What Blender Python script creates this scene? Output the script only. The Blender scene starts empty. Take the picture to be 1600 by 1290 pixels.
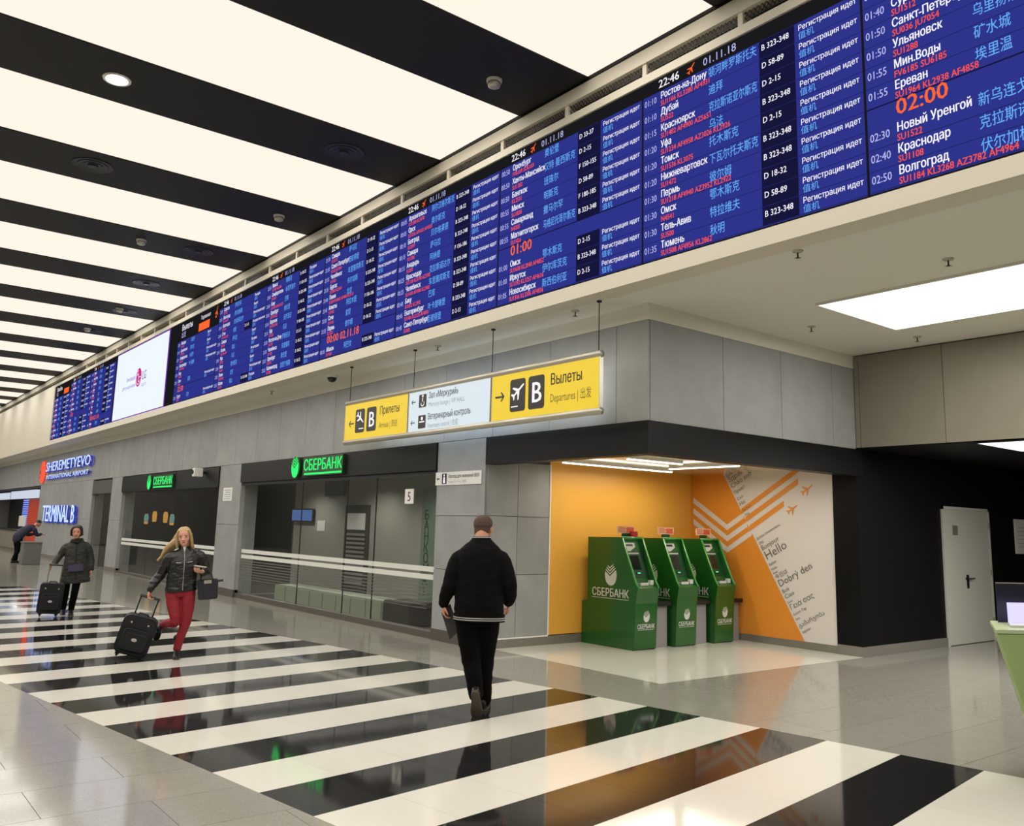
import bpy, bmesh, math, random
from mathutils import Vector, Matrix, noise
random.seed(7)
C = bpy.context.scene.collection
SC = bpy.context.scene
PI = math.pi

# ------------------------------------------------------------------ camera, world, exposure
cam = bpy.data.cameras.new('camera'); camo = bpy.data.objects.new('camera', cam); C.objects.link(camo)
yaw, pitch, roll, FPX = math.radians(38.1323), math.radians(9.4118), math.radians(1.5463), 1355.76
_f = Vector((math.sin(yaw)*math.cos(pitch), math.cos(yaw)*math.cos(pitch), math.sin(pitch)))
_r0 = Vector((math.cos(yaw), -math.sin(yaw), 0)); _u0 = _r0.cross(_f)
_r = _r0*math.cos(roll) + _u0*math.sin(roll); _u = -_r0*math.sin(roll) + _u0*math.cos(roll)
camo.matrix_world = Matrix((( _r.x, _u.x, -_f.x, 0), (_r.y, _u.y, -_f.y, 0), (_r.z, _u.z, -_f.z, 1.69), (0, 0, 0, 1)))
cam.sensor_fit = 'HORIZONTAL'; cam.sensor_width = 36.0; cam.lens = FPX/1600*36.0
cam.shift_x = 0.0; cam.shift_y = -45.0/1600      # the photograph's optical centre lies 45 px above the frame's
cam.clip_start = 0.05; cam.clip_end = 300
SC.camera = camo
w = bpy.data.worlds.new('world'); SC.world = w; w.use_nodes = True
w.node_tree.nodes['Background'].inputs[0].default_value = (0.5, 0.5, 0.5, 1)
w.node_tree.nodes['Background'].inputs[1].default_value = 0.05
SC.view_settings.view_transform = 'Standard'; SC.view_settings.look = 'None'
SC.view_settings.exposure = 0.0; SC.view_settings.gamma = 1.0; SC.view_settings.use_curve_mapping = False

STRIP0, PITCH, SW, NSTRIP = 8.55, 3.25, 1.93, 17
STRIPS = [k for k in range(-5, 15)]
CEIL, XB = 7.13, 6.75
LAMP_POWER = 118.0
def area_lamp(name, loc, sx, sy, power, col, rot=(0, 0, 0)):
    l = bpy.data.lights.new(name, 'AREA'); l.shape = 'RECTANGLE'; l.size = sx; l.size_y = sy; l.energy = power; l.color = col
    o = bpy.data.objects.new(name, l); C.objects.link(o); o.location = loc; o.rotation_euler = rot
    return o
for k in STRIPS:                                  # the lamps behind the ceiling's light strips
    area_lamp('strip_lamp', (-1.15, STRIP0 + PITCH*k + SW/2, CEIL - 0.03), 15.2, SW - 0.1, LAMP_POWER*2.0, (1.0, 0.955, 0.87))
area_lamp('panel_lamp', (9.85, 3.0, 4.36), 1.7, 4.9, 190, (1.0, 0.96, 0.88))
area_lamp('panel_lamp', (12.85, 3.2, 2.96), 1.3, 3.6, 230, (1.0, 0.96, 0.88))
area_lamp('tube_lamp', (9.6, 9.45, 2.60), 2.3, 0.05, 20, (1.0, 0.92, 0.76))
area_lamp('tube_lamp', (10.95, 8.4, 2.60), 0.05, 2.0, 16, (1.0, 0.93, 0.8))
area_lamp('shop_fill', (8.2, 48, 2.85), 0.8, 8.0, 60, (1.0, 0.95, 0.9))  # unseen fill light, added to brighten the far shop's interior
for bx_, by_, bp_ in ((9.3, 12.6, 75), (9.3, 15.2, 75), (9.3, 18.0, 75), (9.3, 21.4, 70), (9.6, 25.0, 60), (9.6, 28.5, 60), (10.5, 33.0, 50)):
    l_ = bpy.data.lights.new('bank_spot', 'SPOT'); l_.energy = bp_*1.6; l_.spot_size = math.radians(150); l_.spot_blend = 0.6; l_.shadow_soft_size = 0.06; l_.color = (1.0, 0.97, 0.9)
    o_ = bpy.data.objects.new('bank_spot', l_); C.objects.link(o_); o_.location = (bx_, by_, 2.86)

# ------------------------------------------------------------------ materials
def lin(c):
    c = c/255.0
    return c/12.92 if c <= 0.04045 else ((c+0.055)/1.055)**2.4
def rgb(r, g, b): return (lin(r), lin(g), lin(b), 1)
MATS = {}
def mat(name, col, rough=0.5, metal=0.0, spec=0.5, emis=None, strength=1.0, coat=0.0, noise_amt=0, noise_scale=5, bump=0, rnd=0, speck=0, trans=0):
    m = bpy.data.materials.new(name); m.use_nodes = True; nt = m.node_tree; b = nt.nodes['Principled BSDF']
    b.inputs['Base Color'].default_value = col; b.inputs['Roughness'].default_value = rough; b.inputs['Metallic'].default_value = metal
    b.inputs['Specular IOR Level'].default_value = spec
    if coat: b.inputs['Coat Weight'].default_value = coat; b.inputs['Coat Roughness'].default_value = 0.06
    if emis: b.inputs['Emission Color'].default_value = emis; b.inputs['Emission Strength'].default_value = strength
    if noise_amt or rnd or speck:
        N = nt.nodes.new; L = nt.links.new
        tc = N('ShaderNodeTexCoord'); last = None
        hsv = N('ShaderNodeHueSaturation'); hsv.inputs['Color'].default_value = col
        val = None
        def add(a, bsock, k):
            ma = N('ShaderNodeMath'); ma.operation = 'MULTIPLY_ADD'; L(bsock, ma.inputs[0]); ma.inputs[1].default_value = k
            if a is None: ma.inputs[2].default_value = 1 - k/2
            else:
                ad = N('ShaderNodeMath'); ad.operation = 'ADD'; L(a, ad.inputs[0]); ad.inputs[1].default_value = -k/2; L(ad.outputs[0], ma.inputs[2])
            return ma.outputs[0]
        if noise_amt:
            n1 = N('ShaderNodeTexNoise'); n1.inputs['Scale'].default_value = noise_scale; n1.inputs['Detail'].default_value = 6; n1.inputs['Roughness'].default_value = 0.62
            ge = N('ShaderNodeNewGeometry'); L(ge.outputs['Position'], n1.inputs['Vector'])
            val = add(val, n1.outputs['Fac'], noise_amt*2)
            if bump:
                bp = N('ShaderNodeBump'); bp.inputs['Strength'].default_value = bump; bp.inputs['Distance'].default_value = 0.01
                L(n1.outputs['Fac'], bp.inputs['Height']); L(bp.outputs[0], b.inputs['Normal'])
        if speck:
            v = N('ShaderNodeTexVoronoi'); v.inputs['Scale'].default_value = 110; ge2 = N('ShaderNodeNewGeometry'); L(ge2.outputs['Position'], v.inputs['Vector'])
            sp = N('ShaderNodeSeparateColor'); L(v.outputs['Color'], sp.inputs[0]); val = add(val, sp.outputs[0], speck)
        if rnd:
            oi = N('ShaderNodeObjectInfo'); val = add(val, oi.outputs['Random'], rnd)
        L(val, hsv.inputs['Value']); L(hsv.outputs[0], b.inputs['Base Color'])
    MATS[name] = m
    return m
def emit(name, col, s=1.0):
    m = bpy.data.materials.new(name); m.use_nodes = True; nt = m.node_tree
    nt.nodes.remove(nt.nodes['Principled BSDF']); e = nt.nodes.new('ShaderNodeEmission'); e.inputs[0].default_value = col; e.inputs[1].default_value = s
    nt.links.new(e.outputs[0], nt.nodes['Material Output'].inputs[0]); MATS[name] = m; return m
def glassy(name, tint, refl=1.0, alpha=None):
    m = bpy.data.materials.new(name); m.use_nodes = True; nt = m.node_tree; nt.nodes.remove(nt.nodes['Principled BSDF'])
    t = nt.nodes.new('ShaderNodeBsdfTransparent'); t.inputs[0].default_value = tint
    g = nt.nodes.new('ShaderNodeBsdfGlossy'); g.inputs['Roughness'].default_value = 0.015; g.inputs[0].default_value = (refl, refl, refl, 1)
    fr = nt.nodes.new('ShaderNodeFresnel'); fr.inputs[0].default_value = 1.52
    mx = nt.nodes.new('ShaderNodeMixShader'); ge = nt.nodes.new('ShaderNodeNewGeometry'); iv = nt.nodes.new('ShaderNodeMath'); iv.operation = 'SUBTRACT'; iv.inputs[0].default_value = 1.0; nt.links.new(ge.outputs['Backfacing'], iv.inputs[1]); mu = nt.nodes.new('ShaderNodeMath'); mu.operation = 'MULTIPLY'; nt.links.new(fr.outputs[0], mu.inputs[0]); nt.links.new(iv.outputs[0], mu.inputs[1]); nt.links.new(mu.outputs[0], mx.inputs[0]); nt.links.new(t.outputs[0], mx.inputs[1]); nt.links.new(g.outputs[0], mx.inputs[2])
    nt.links.new(mx.outputs[0], nt.nodes['Material Output'].inputs[0]); MATS[name] = m; return m

granite = mat('granite', rgb(142, 139, 130), 0.09, spec=0.55, noise_amt=0.08, noise_scale=7, rnd=0.05, speck=0.18)
whitestone = mat('white_stone', rgb(214, 210, 200), 0.09, spec=0.5, rnd=0.02)
blackstone = mat('black_stone', rgb(34, 33, 33), 0.055, spec=0.5, rnd=0.1)
palestone = mat('pale_stone', rgb(205, 203, 192), 0.08, spec=0.5, noise_amt=0.02, noise_scale=3)
grout = mat('grout', rgb(84, 82, 76), 0.6)
concrete = mat('concrete', rgb(146, 147, 146), 0.5, spec=0.3, noise_amt=0.26, noise_scale=2.1, bump=0.1, rnd=0.12)
concrete_warm = mat('concrete_warm', rgb(130, 124, 110), 0.55, spec=0.3, noise_amt=0.15, noise_scale=2.2, bump=0.08, rnd=0.06)
jointdark = mat('joint_dark', rgb(86, 86, 84), 0.7)
plaster = mat('plaster', rgb(214, 211, 200), 0.6, noise_amt=0.015, noise_scale=2)
beige = mat('beige_paint', rgb(204, 197, 180), 0.5)
blackpaint = mat('black_paint', rgb(20, 19, 19), 0.45, spec=0.2)
blackceil = mat('black_ceiling', rgb(27, 26, 26), 0.55, spec=0.25)
blackwall = mat('black_wall', rgb(13, 12, 13), 0.55, spec=0.15, noise_amt=0.2, noise_scale=3)
steel = mat('steel', rgb(140, 136, 128), 0.3, metal=0.45, noise_amt=0.03, noise_scale=2)
alu = mat('aluminium', rgb(186, 180, 166), 0.35, metal=0.6)
darkmetal = mat('dark_metal', rgb(40, 40, 42), 0.4, metal=0.5)
brownbase = mat('brown_base', rgb(92, 86, 80), 0.4, metal=0.3)
doorpaint = mat('door_paint', rgb(176, 174, 164), 0.4, noise_amt=0.02, noise_scale=2)
whiteplastic = mat('white_plastic', rgb(228, 226, 220), 0.4)
blackplastic = mat('black_plastic', rgb(18, 18, 18), 0.35)
blackfabric = mat('black_fabric', rgb(17, 17, 18), 0.8, noise_amt=0.2, noise_scale=60, bump=0.2)
orange = mat('orange_paint', rgb(228, 168, 68), 0.35, spec=0.4)
orange2 = mat('orange_print', rgb(220, 140, 48), 0.4, spec=0.4)
artwhite = mat('art_white', rgb(214, 208, 204), 0.45)
artink = mat('art_ink', rgb(92, 88, 84), 0.6)
atmgreen = mat('atm_green', rgb(26, 84, 28), 0.25, spec=0.5, coat=0.3)
atmgreen2 = mat('atm_green_rim', rgb(52, 130, 52), 0.25, coat=0.4)
atmdark = mat('atm_dark_green', rgb(12, 64, 28), 0.3)
lettersilver = mat('letter_silver', rgb(196, 196, 190), 0.45)
silver = mat('silver_plastic', rgb(196, 198, 194), 0.3)
screenoff = mat('dark_screen', rgb(22, 26, 24), 0.12)
greygrey = mat('grey_panel', rgb(138, 134, 134), 0.5)
redcard = mat('red_card', rgb(214, 92, 60), 0.4)
orangecard = mat('pale_card', rgb(236, 190, 150), 0.4)
yellow = mat('yellow_sign', rgb(205, 178, 28), 0.5, emis=rgb(230, 200, 40), strength=0.36)
signwhite = mat('white_sign', rgb(170, 180, 186), 0.5, emis=rgb(200, 220, 238), strength=0.52)
signblack = mat('sign_black', rgb(34, 30, 28), 0.5)
signgrey = mat('sign_grey', rgb(120, 108, 40), 0.5)
signgrey2 = mat('sign_pale_grey', rgb(160, 168, 176), 0.5)
pictowhite = mat('picto_white', rgb(225, 225, 235), 0.5, emis=rgb(220, 220, 235), strength=0.4)
e_panel = emit('lit_panel', (1.02, 0.93, 0.80, 1), 1.0)
e_soft = emit('lit_panel_white', (1.0, 0.99, 0.97, 1), 1.6)
e_tube = emit('lit_tube', (1.0, 0.93, 0.78, 1), 6.0)
e_down = emit('lit_downlight', (1.0, 0.98, 0.94, 1), 5.0)
s_blue = emit('screen_blue', rgb(45, 52, 138)); s_navy = emit('screen_navy', rgb(22, 22, 58)); s_black = emit('screen_black', rgb(26, 25, 27))
s_line = emit('screen_line', rgb(20, 20, 50))
s_white = emit('screen_white', rgb(248, 246, 255)); s_lav = emit('screen_lavender', rgb(184, 186, 240)); s_red = emit('screen_red', rgb(255, 86, 60))
s_cyan = emit('screen_cyan', rgb(104, 176, 250)); s_orange = emit('screen_orange', rgb(255, 104, 50)); s_ad = emit('advert_white', rgb(226, 234, 250), 1.15)
s_mag = emit('advert_magenta', rgb(206, 40, 130)); s_grey = emit('advert_grey', rgb(120, 110, 140)); s_purple = emit('advert_purple', rgb(120, 60, 180))
e_green = emit('letter_green', rgb(60, 255, 120), 1.1); e_greenrim = mat('letter_green_rim', rgb(8, 60, 24), 0.4)
e_blue = emit('letter_blue', rgb(190, 212, 255), 1.3); e_bluerim = emit('letter_blue_rim', rgb(50, 60, 190), 0.9); e_redlogo = emit('logo_red', rgb(255, 92, 66), 1.1)
glass = glassy('store_glass', (0.85, 0.87, 0.85, 1), 0.95)
frost = mat('frost_film', rgb(214, 214, 206), 0.6)
filmline = mat('film_line', rgb(98, 99, 94), 0.6)
acryl = glassy('pale_acrylic', (0.74, 0.86, 0.81, 1), 0.9)
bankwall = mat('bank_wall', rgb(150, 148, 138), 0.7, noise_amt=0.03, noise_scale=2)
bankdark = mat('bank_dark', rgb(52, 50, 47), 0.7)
ottgreen = mat('ottoman_vinyl', rgb(178, 184, 164), 0.45, noise_amt=0.03, noise_scale=4)
redpanel = mat('red_panel', rgb(190, 60, 30), 0.5)
skin = mat('skin', rgb(206, 152, 126), 0.5); skin2 = mat('skin_warm', rgb(190, 134, 108), 0.5)
hair_brown = mat('hair_brown', rgb(74, 50, 38), 0.7, noise_amt=0.25, noise_scale=90, bump=0.3)
hair_blond = mat('hair_blond', rgb(176, 146, 104), 0.55, noise_amt=0.3, noise_scale=40, bump=0.4)
hair_dark = mat('hair_dark', rgb(34, 28, 26), 0.55)
leather = mat('black_leather', rgb(24, 24, 24), 0.36, noise_amt=0.2, noise_scale=25, bump=0.35)
knit = mat('black_knit', rgb(8, 8, 8), 0.9, spec=0.15, noise_amt=0.2, noise_scale=120, bump=0.2)
trouser = mat('black_trouser', rgb(7, 7, 8), 0.9, spec=0.1)
redtrouser = mat('red_denim', rgb(132, 14, 32), 0.75, noise_amt=0.12, noise_scale=40)
darkcoat = mat('dark_coat', rgb(36, 36, 30), 0.75, noise_amt=0.15, noise_scale=20, bump=0.3)
bluecoat = mat('navy_cloth', rgb(28, 30, 52), 0.8)
shoeblack = mat('shoe_black', rgb(16, 15, 15), 0.45); shoesole = mat('shoe_sole', rgb(74, 64, 50), 0.7)
greystripe = mat('stripe_grey', rgb(170, 168, 166), 0.7)
navybag = mat('navy_bag', rgb(22, 22, 34), 0.5); purplebag = mat('violet_bag', rgb(48, 42, 70), 0.6)
folder = mat('folder_grey', rgb(46, 44, 44), 0.5)
lipm = mat('lip', rgb(150, 70, 66), 0.5); eyem = mat('eye_dark', rgb(34, 26, 24), 0.25); eyew = mat('eye_white', rgb(150, 128, 116), 0.4); browm = mat('eyebrow', rgb(70, 48, 38), 0.8)
scarf = mat('dark_scarf', rgb(26, 26, 24), 0.9)
limegreen = mat('lime_laminate', rgb(150, 172, 112), 0.45)
e_laptop = emit('laptop_glow', rgb(214, 206, 255), 1.2)
paper = mat('paper', rgb(220, 216, 212), 0.7)
e_tv = emit('tv_blue', rgb(96, 124, 190), 0.8); tvdim = mat('tv_dim', rgb(70, 88, 104), 0.2)
e_amber = emit('amber_glow', rgb(236, 170, 80), 0.9); e_teal = emit('teal_glow', rgb(150, 190, 180), 0.6); e_bulb = emit('bulb', rgb(255, 214, 160), 2.0)
e_led = emit('led_blue', rgb(130, 150, 255), 1.1); e_shopsign = emit('shop_sign', rgb(214, 222, 236), 0.9)
e_greenled = emit('green_led', rgb(90, 240, 170), 1.2)

# ------------------------------------------------------------------ mesh helpers
class MB:
    def __init__(s): s.v = []; s.f = []; s.m = []; s.mats = []
    def mi(s, m):
        if m not in s.mats: s.mats.append(m)
        return s.mats.index(m)
    def raw(s, vs, fs, m):
        o = len(s.v); s.v += [tuple(v) for v in vs]; k = s.mi(m)
        for f in fs: s.f.append(tuple(i+o for i in f)); s.m.append(k)
        return s
    def box(s, x0, x1, y0, y1, z0, z1, m):
        if x0 > x1: x0, x1 = x1, x0
        if y0 > y1: y0, y1 = y1, y0
        if z0 > z1: z0, z1 = z1, z0
        vs = [(x, y, z) for z in (z0, z1) for x, y in ((x0, y0), (x1, y0), (x1, y1), (x0, y1))]
        return s.raw(vs, [(3, 2, 1, 0), (4, 5, 6, 7), (0, 1, 5, 4), (1, 2, 6, 5), (2, 3, 7, 6), (3, 0, 4, 7)], m)
    def prism(s, pts, o, a, b, n, m):
        """2D polygon pts (counter-clockwise in a,b; n = a x b), extruded from o along n (vector with its length)"""
        o, a, b, n = Vector(o), Vector(a), Vector(b), Vector(n)
        k = len(pts); lo = [o + a*p[0] + b*p[1] for p in pts]; hi = [p + n for p in lo]
        return s.raw(lo + hi, [tuple(reversed(range(k))), tuple(range(k, 2*k))] + [(i, (i+1) % k, k+(i+1) % k, k+i) for i in range(k)], m)
    def flat(s, pts, o, a, b, m):
        o, a, b = Vector(o), Vector(a), Vector(b)
        return s.raw([o + a*p[0] + b*p[1] for p in pts], [tuple(range(len(pts)))], m)
    def tube(s, pts, r, m, n=10, caps=True):
        pts = [Vector(p) for p in pts]; rs = r if isinstance(r, (list, tuple)) else [r]*len(pts); rings = []
        up = Vector((0, 0, 1))
        for i, p in enumerate(pts):
            t = (pts[min(i+1, len(pts)-1)] - pts[max(i-1, 0)]).normalized()
            q = up if abs(t.dot(up)) < 0.95 else Vector((1, 0, 0))
            a = t.cross(q).normalized(); b = a.cross(t)
            rings.append([p + (a*math.cos(2*PI*k/n) + b*math.sin(2*PI*k/n))*rs[i] for k in range(n)])
        fs = []
        for i in range(len(pts)-1):
            for k in range(n): fs.append((i*n+k, i*n+(k+1) % n, (i+1)*n+(k+1) % n, (i+1)*n+k))
        if caps: fs += [tuple(reversed(range(n))), tuple(range((len(pts)-1)*n, len(pts)*n))]
        return s.raw([v for R in rings for v in R], fs, m)
    def lathe(s, prof, c, m, n=24, ax='z'):
        c = Vector(c); vs = []; fs = []
        for r, h in prof:
            for k in range(n):
                x, y = r*math.cos(2*PI*k/n), r*math.sin(2*PI*k/n)
                vs.append(c + (Vector((x, y, h)) if ax == 'z' else Vector((h, x, y)) if ax == 'x' else Vector((y, h, x))))
        for i in range(len(prof)-1):
            for k in range(n): fs.append((i*n+k, i*n+(k+1) % n, (i+1)*n+(k+1) % n, (i+1)*n+k))
        fs += [tuple(reversed(range(n))), tuple(range((len(prof)-1)*n, len(prof)*n))]
        return s.raw(vs, fs, m)
    def text(s, st, o, a, b, size, m, align='L', xs=1.0, bold=0.0, depth=0.0, fit=None):
        vs, fs, wdt = text2d(st, 0.0, depth); o, a, b = Vector(o), Vector(a), Vector(b); n = a.cross(b)
        if fit: xs = fit/(wdt*size)
        dx = {'L': 0, 'C': -wdt/2, 'R': -wdt}[align]
        for i, e in enumerate((0, -bold, bold) if bold else (0,)):          # heavier strokes: the outline three times, a hair apart
            s.raw([o + a*((v[0]+dx)*size*xs + e*size*0.8) + b*(v[1]*size) + n*(v[2]*size + 0.0003*i) for v in vs], fs, m)
        return s
    def build(s, name, parent=None, bevel=0, smooth=False, local=False, seg=1):
        me = bpy.data.meshes.new(name)
        off = Vector((0, 0, 0)) if (local or parent is None) else ORG.get(parent.name, Vector((0, 0, 0)))
        me.from_pydata([Vector(v) - off for v in s.v] if off.length else s.v, [], s.f)
        for m in s.mats: me.materials.append(m)
        me.polygons.foreach_set('material_index', s.m)
        if bevel:
            bm = bmesh.new(); bm.from_mesh(me); bmesh.ops.remove_doubles(bm, verts=bm.verts, dist=1e-5)
            ed = [e for e in bm.edges if len(e.link_faces) == 2 and e.calc_face_angle(0) > 0.5]
            bmesh.ops.bevel(bm, geom=ed, offset=bevel, segments=seg, affect='EDGES', clamp_overlap=True); bm.to_mesh(me); bm.free()
        if smooth: me.polygons.foreach_set('use_smooth', [True]*len(me.polygons))
        me.update()
        return link(name, me, parent)
ORG = {}
def link(name, me, parent=None):
    o = bpy.data.objects.new(name, me); C.objects.link(o)
    if parent is not None:
        o.parent = parent; ORG[o.name] = ORG.get(parent.name, Vector((0, 0, 0)))
    return o
_tc = {}
def text2d(st, bold=0.0, depth=0.0):
    """outlines of a line of text, filled contour by contour (the glyphs of the built-in font overlap themselves)"""
    if st in _tc: return _tc[st]
    cu = bpy.data.curves.new('t', 'FONT'); cu.body = st; cu.resolution_u = 2; cu.fill_mode = 'NONE'; cu.size = 1
    ob = bpy.data.objects.new('t', cu); me = bpy.data.meshes.new_from_object(ob)
    co = [(v.co.x, v.co.y) for v in me.vertices]; nx = {}
    for e in me.edges:
        a, b = e.vertices; nx.setdefault(a, []).append(b); nx.setdefault(b, []).append(a)
    bpy.data.objects.remove(ob); bpy.data.curves.remove(cu); bpy.data.meshes.remove(me)
    seen = set(); loops = []
    for v in range(len(co)):
        if v in seen or v not in nx: continue
        L_ = [v]; seen.add(v); cur = v
        while True:
            n_ = [q for q in nx[cur] if q not in seen]
            if not n_: break
            cur = n_[0] if len(L_) > 1 or v+1 not in n_ else v+1
            seen.add(cur); L_.append(cur)
        if len(L_) > 2: loops.append([co[i] for i in L_])
    # contours that share an x range form one glyph; each glyph is triangulated once and kept where its winding number is not zero
    boxes = sorted(((min(p[0] for p in q), max(p[0] for p in q), q) for q in loops), key=lambda b: b[0]); groups = []
    for lo, hi, q in boxes:
        if groups and lo < groups[-1][1] - 1e-4: groups[-1][2].append(q); groups[-1][1] = max(groups[-1][1], hi)
        else: groups.append([lo, hi, [q]])
    vs, fs = [], []
    for lo, hi, qs in groups:
        key = tuple(tuple((round(p[0]-lo, 3), round(p[1], 3)) for p in q) for q in qs)
        if key not in _gc: _gc[key] = fill_glyph(key)
        gv, gf = _gc[key]; o = len(vs)
        vs += [(p[0]+lo, p[1], 0.0) for p in gv]; fs += [tuple(o+k for k in t3) for t3 in gf]
    _tc[st] = (vs, fs, max([v[0] for v in vs], default=0)); return _tc[st]
_gc = {}
def fill_glyph(loops):
    from mathutils.geometry import delaunay_2d_cdt
    pts, edges = [], []
    for q in loops:
        o = len(pts); pts += [Vector(p) for p in q]; edges += [(o+i, o+(i+1) % len(q)) for i in range(len(q))]
    r_ = delaunay_2d_cdt(pts, edges, [], 0, 1e-5); ov, of = r_[0], r_[2]; keep = []
    for f in of:
        x = sum(ov[i].x for i in f)/len(f); y = sum(ov[i].y for i in f)/len(f); wn = 0
        for q in loops:
            for i in range(len(q)):
                (x0, y0), (x1, y1) = q[i-1], q[i]
                if (y0 <= y) != (y1 <= y):
                    if x < (x1-x0)*(y-y0)/(y1-y0)+x0: wn += 1 if y1 > y0 else -1
        if wn:
            a, b, c = ov[f[0]], ov[f[1]], ov[f[2]]
            keep.append(tuple(f) if (b-a).cross(c-a) > 0 else tuple(reversed(f)))
    return [(v.x, v.y) for v in ov], keep
def tag(o, label, cat, group=None, kind=None):
    o['label'] = label; o['category'] = cat
    if group: o['group'] = group
    if kind: o['kind'] = kind
    return o
def thing(name, label, cat, loc=(0, 0, 0), rotz=0, group=None):
    o = bpy.data.objects.new(name, None); C.objects.link(o); o.location = loc; o.rotation_euler = (0, 0, rotz); o.empty_display_size = 0.1
    ORG[o.name] = Vector(loc) if rotz == 0 else Vector((0, 0, 0))
    return tag(o, label, cat, group)
def struct(o, label=None):
    o['kind'] = 'structure'
    if label: o['label'] = label
    return o
def wempty(name, label=None):
    o = bpy.data.objects.new(name, None); C.objects.link(o); o['kind'] = 'structure'
    if label: o['label'] = label
    return o
def copy_tree(o, parent=None):
    c = o.copy(); C.objects.link(c)
    if parent is not None: c.parent = parent
    for ch in list(o.children): copy_tree(ch, c)
    return c
def ordn(k): return ['first', 'second', 'third', 'fourth', 'fifth', 'sixth', 'seventh', 'eighth', 'ninth', 'tenth', 'eleventh', 'twelfth', 'thirteenth', 'fourteenth', 'fifteenth', 'sixteenth', 'seventeenth', 'eighteenth', 'nineteenth', 'twentieth'][k]
WR, UP = Vector((0, -1, 0)), Vector((0, 0, 1))      # reading direction on a surface that faces -X
FR = Vector((1, 0, 0))                               # reading direction on a surface that faces -Y
Xw, YK, YB, XR = 7.5, 6.95, 10.1, 12.0               # storefront wall, black front, alcove back, alcove side

# ------------------------------------------------------------------ floor
fl = MB().box(-9, 20, -12, 60, -0.2, -0.012, grout).build('floor'); struct(fl, 'polished granite floor with black and white striped carpet-like band')
A = Vector((-0.1435, 0.9897, 0)); P = Vector((0.9897, 0.1435, 0)); T0, T1, S0, SP = 3.17, 7.44, 2.72, 0.603
NT = 7; TWID = (T1-T0)/NT
def tile_mesh(name, w_, d_, m):
    return MB_mesh(MB().box(0, w_, 0, d_, -0.012, 0.0, m), name)
def MB_mesh(b, name):
    me = bpy.data.meshes.new(name); me.from_pydata(b.v, [], b.f)
    for m in b.mats: me.materials.append(m)
    me.polygons.foreach_set('material_index', b.m); me.update(); return me
wt = tile_mesh('white_tile', TWID-0.002, SP-0.0015, whitestone); bt = tile_mesh('black_tile', TWID-0.002, SP-0.0015, blackstone)
ang = math.atan2(P.y, P.x)
for k in range(-6, 34):
    for j in range(NT):
        o = link('white_tile' if k % 2 == 0 else 'black_tile', wt if k % 2 == 0 else bt, fl)
        q = A*(S0 + SP*k) + P*(T0 + TWID*j); o.location = (q.x, q.y, 0); o.rotation_euler = (0, 0, ang)
# granite tiles around the striped band, cut along its edges
ZQ = [A*(S0-SP*6) + P*T0, A*(S0-SP*6) + P*T1, A*(S0+SP*34) + P*T1, A*(S0+SP*34) + P*T0]
def clip(poly, p0, nrm):
    out = []
    for i in range(len(poly)):
        a, b = poly[i], poly[(i+1) % len(poly)]; da, db = (a-p0).dot(nrm), (b-p0).dot(nrm)
        if da >= 0: out.append(a)
        if (da >= 0) != (db >= 0): out.append(a + (b-a)*(da/(da-db)))
    return out
TW, TD, G = 1.2, 0.6, 0.0018
full = tile_mesh('granite_tile', TW-2*G, TD-2*G, granite)
rest = MB()
def granite_tile(x, y, single):
    sq = [Vector((x+G, y+G, 0)), Vector((x+TW-G, y+G, 0)), Vector((x+TW-G, y+TD-G, 0)), Vector((x+G, y+TD-G, 0))]
    # pale stone patch of the alcove cuts away too
    pieces = []
    e0, e1 = P*T0, P*T1
    s0, s1 = A*(S0-SP*6), A*(S0+SP*34)
    cand = [clip(sq, e0, -P), clip(sq, e1, P)]
    mid = clip(clip(sq, e0, P), e1, -P)
    if len(mid) > 2: cand += [clip(mid, s0, -A), clip(mid, s1, A)]
    for c in cand:
        if len(c) > 2: pieces.append(c)
    out = []
    for c in pieces:
        xs = [p.x for p in c]; ys = [p.y for p in c]
        if max(xs) < 7.7 or min(xs) > XR or max(ys) < YK: out.append(c)
        else:
            for pl in ((clip(c, Vector((7.7, 0, 0)), Vector((-1, 0, 0)))), clip(clip(c, Vector((7.7, 0, 0)), Vector((1, 0, 0))), Vector((0, YK, 0)), Vector((0, -1, 0)))):
                if len(pl) > 2: out.append(pl)
    for c in out:
        area = abs(sum(c[i].x*c[(i+1) % len(c)].y - c[(i+1) % len(c)].x*c[i].y for i in range(len(c))))/2
        if area < 0.004: continue
        if single and abs(area - (TW-2*G)*(TD-2*G)) < 1e-4:
            o = link('granite_tile', full, fl); o.location = (x+G, y+G, 0)
        elif single:
            MB().prism([(p.x, p.y) for p in c], (0, 0, -0.012), (1, 0, 0), (0, 1, 0), (0, 0, 0.012), granite).build('granite_tile', fl, local=True)
        else:
            rest.prism([(p.x, p.y) for p in c], (0, 0, -0.012), (1, 0, 0), (0, 1, 0), (0, 0, 0.012), granite)
ntile = 0
for iy in range(-17, 90):
    y = 3.93 - 0.6 + iy*TD
    for ix in range(-8, 23):
        x = ix*TW + (0.6 if iy % 2 else 0)
        if y < -8 or y > 56 or x > 18.8: continue
        if x > 7.6 and y > YK and not (x < XR and False): 
            continue
        near = (x > 5.4 and 2.0 < y < 7.0 and x < 13.5) or (x > 5.2 and 7.0 <= y < 17) or (x < 2.4 and 3.9 < y < 13 and x > -2.5)
        single = near and ntile < 285
        if single: ntile += 1
        granite_tile(x, y, single)
ro = rest.build('granite_tile_field', fl); ro['kind'] = 'stuff'
MB().box(7.7, XR, YK, YB, -0.012, 0.001, palestone).build('pale_stone_slab', fl)
MB().box(7.6, 14.0, 10.2, 42, -0.012, 0.0, granite).build('bank_floor', fl)

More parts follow.
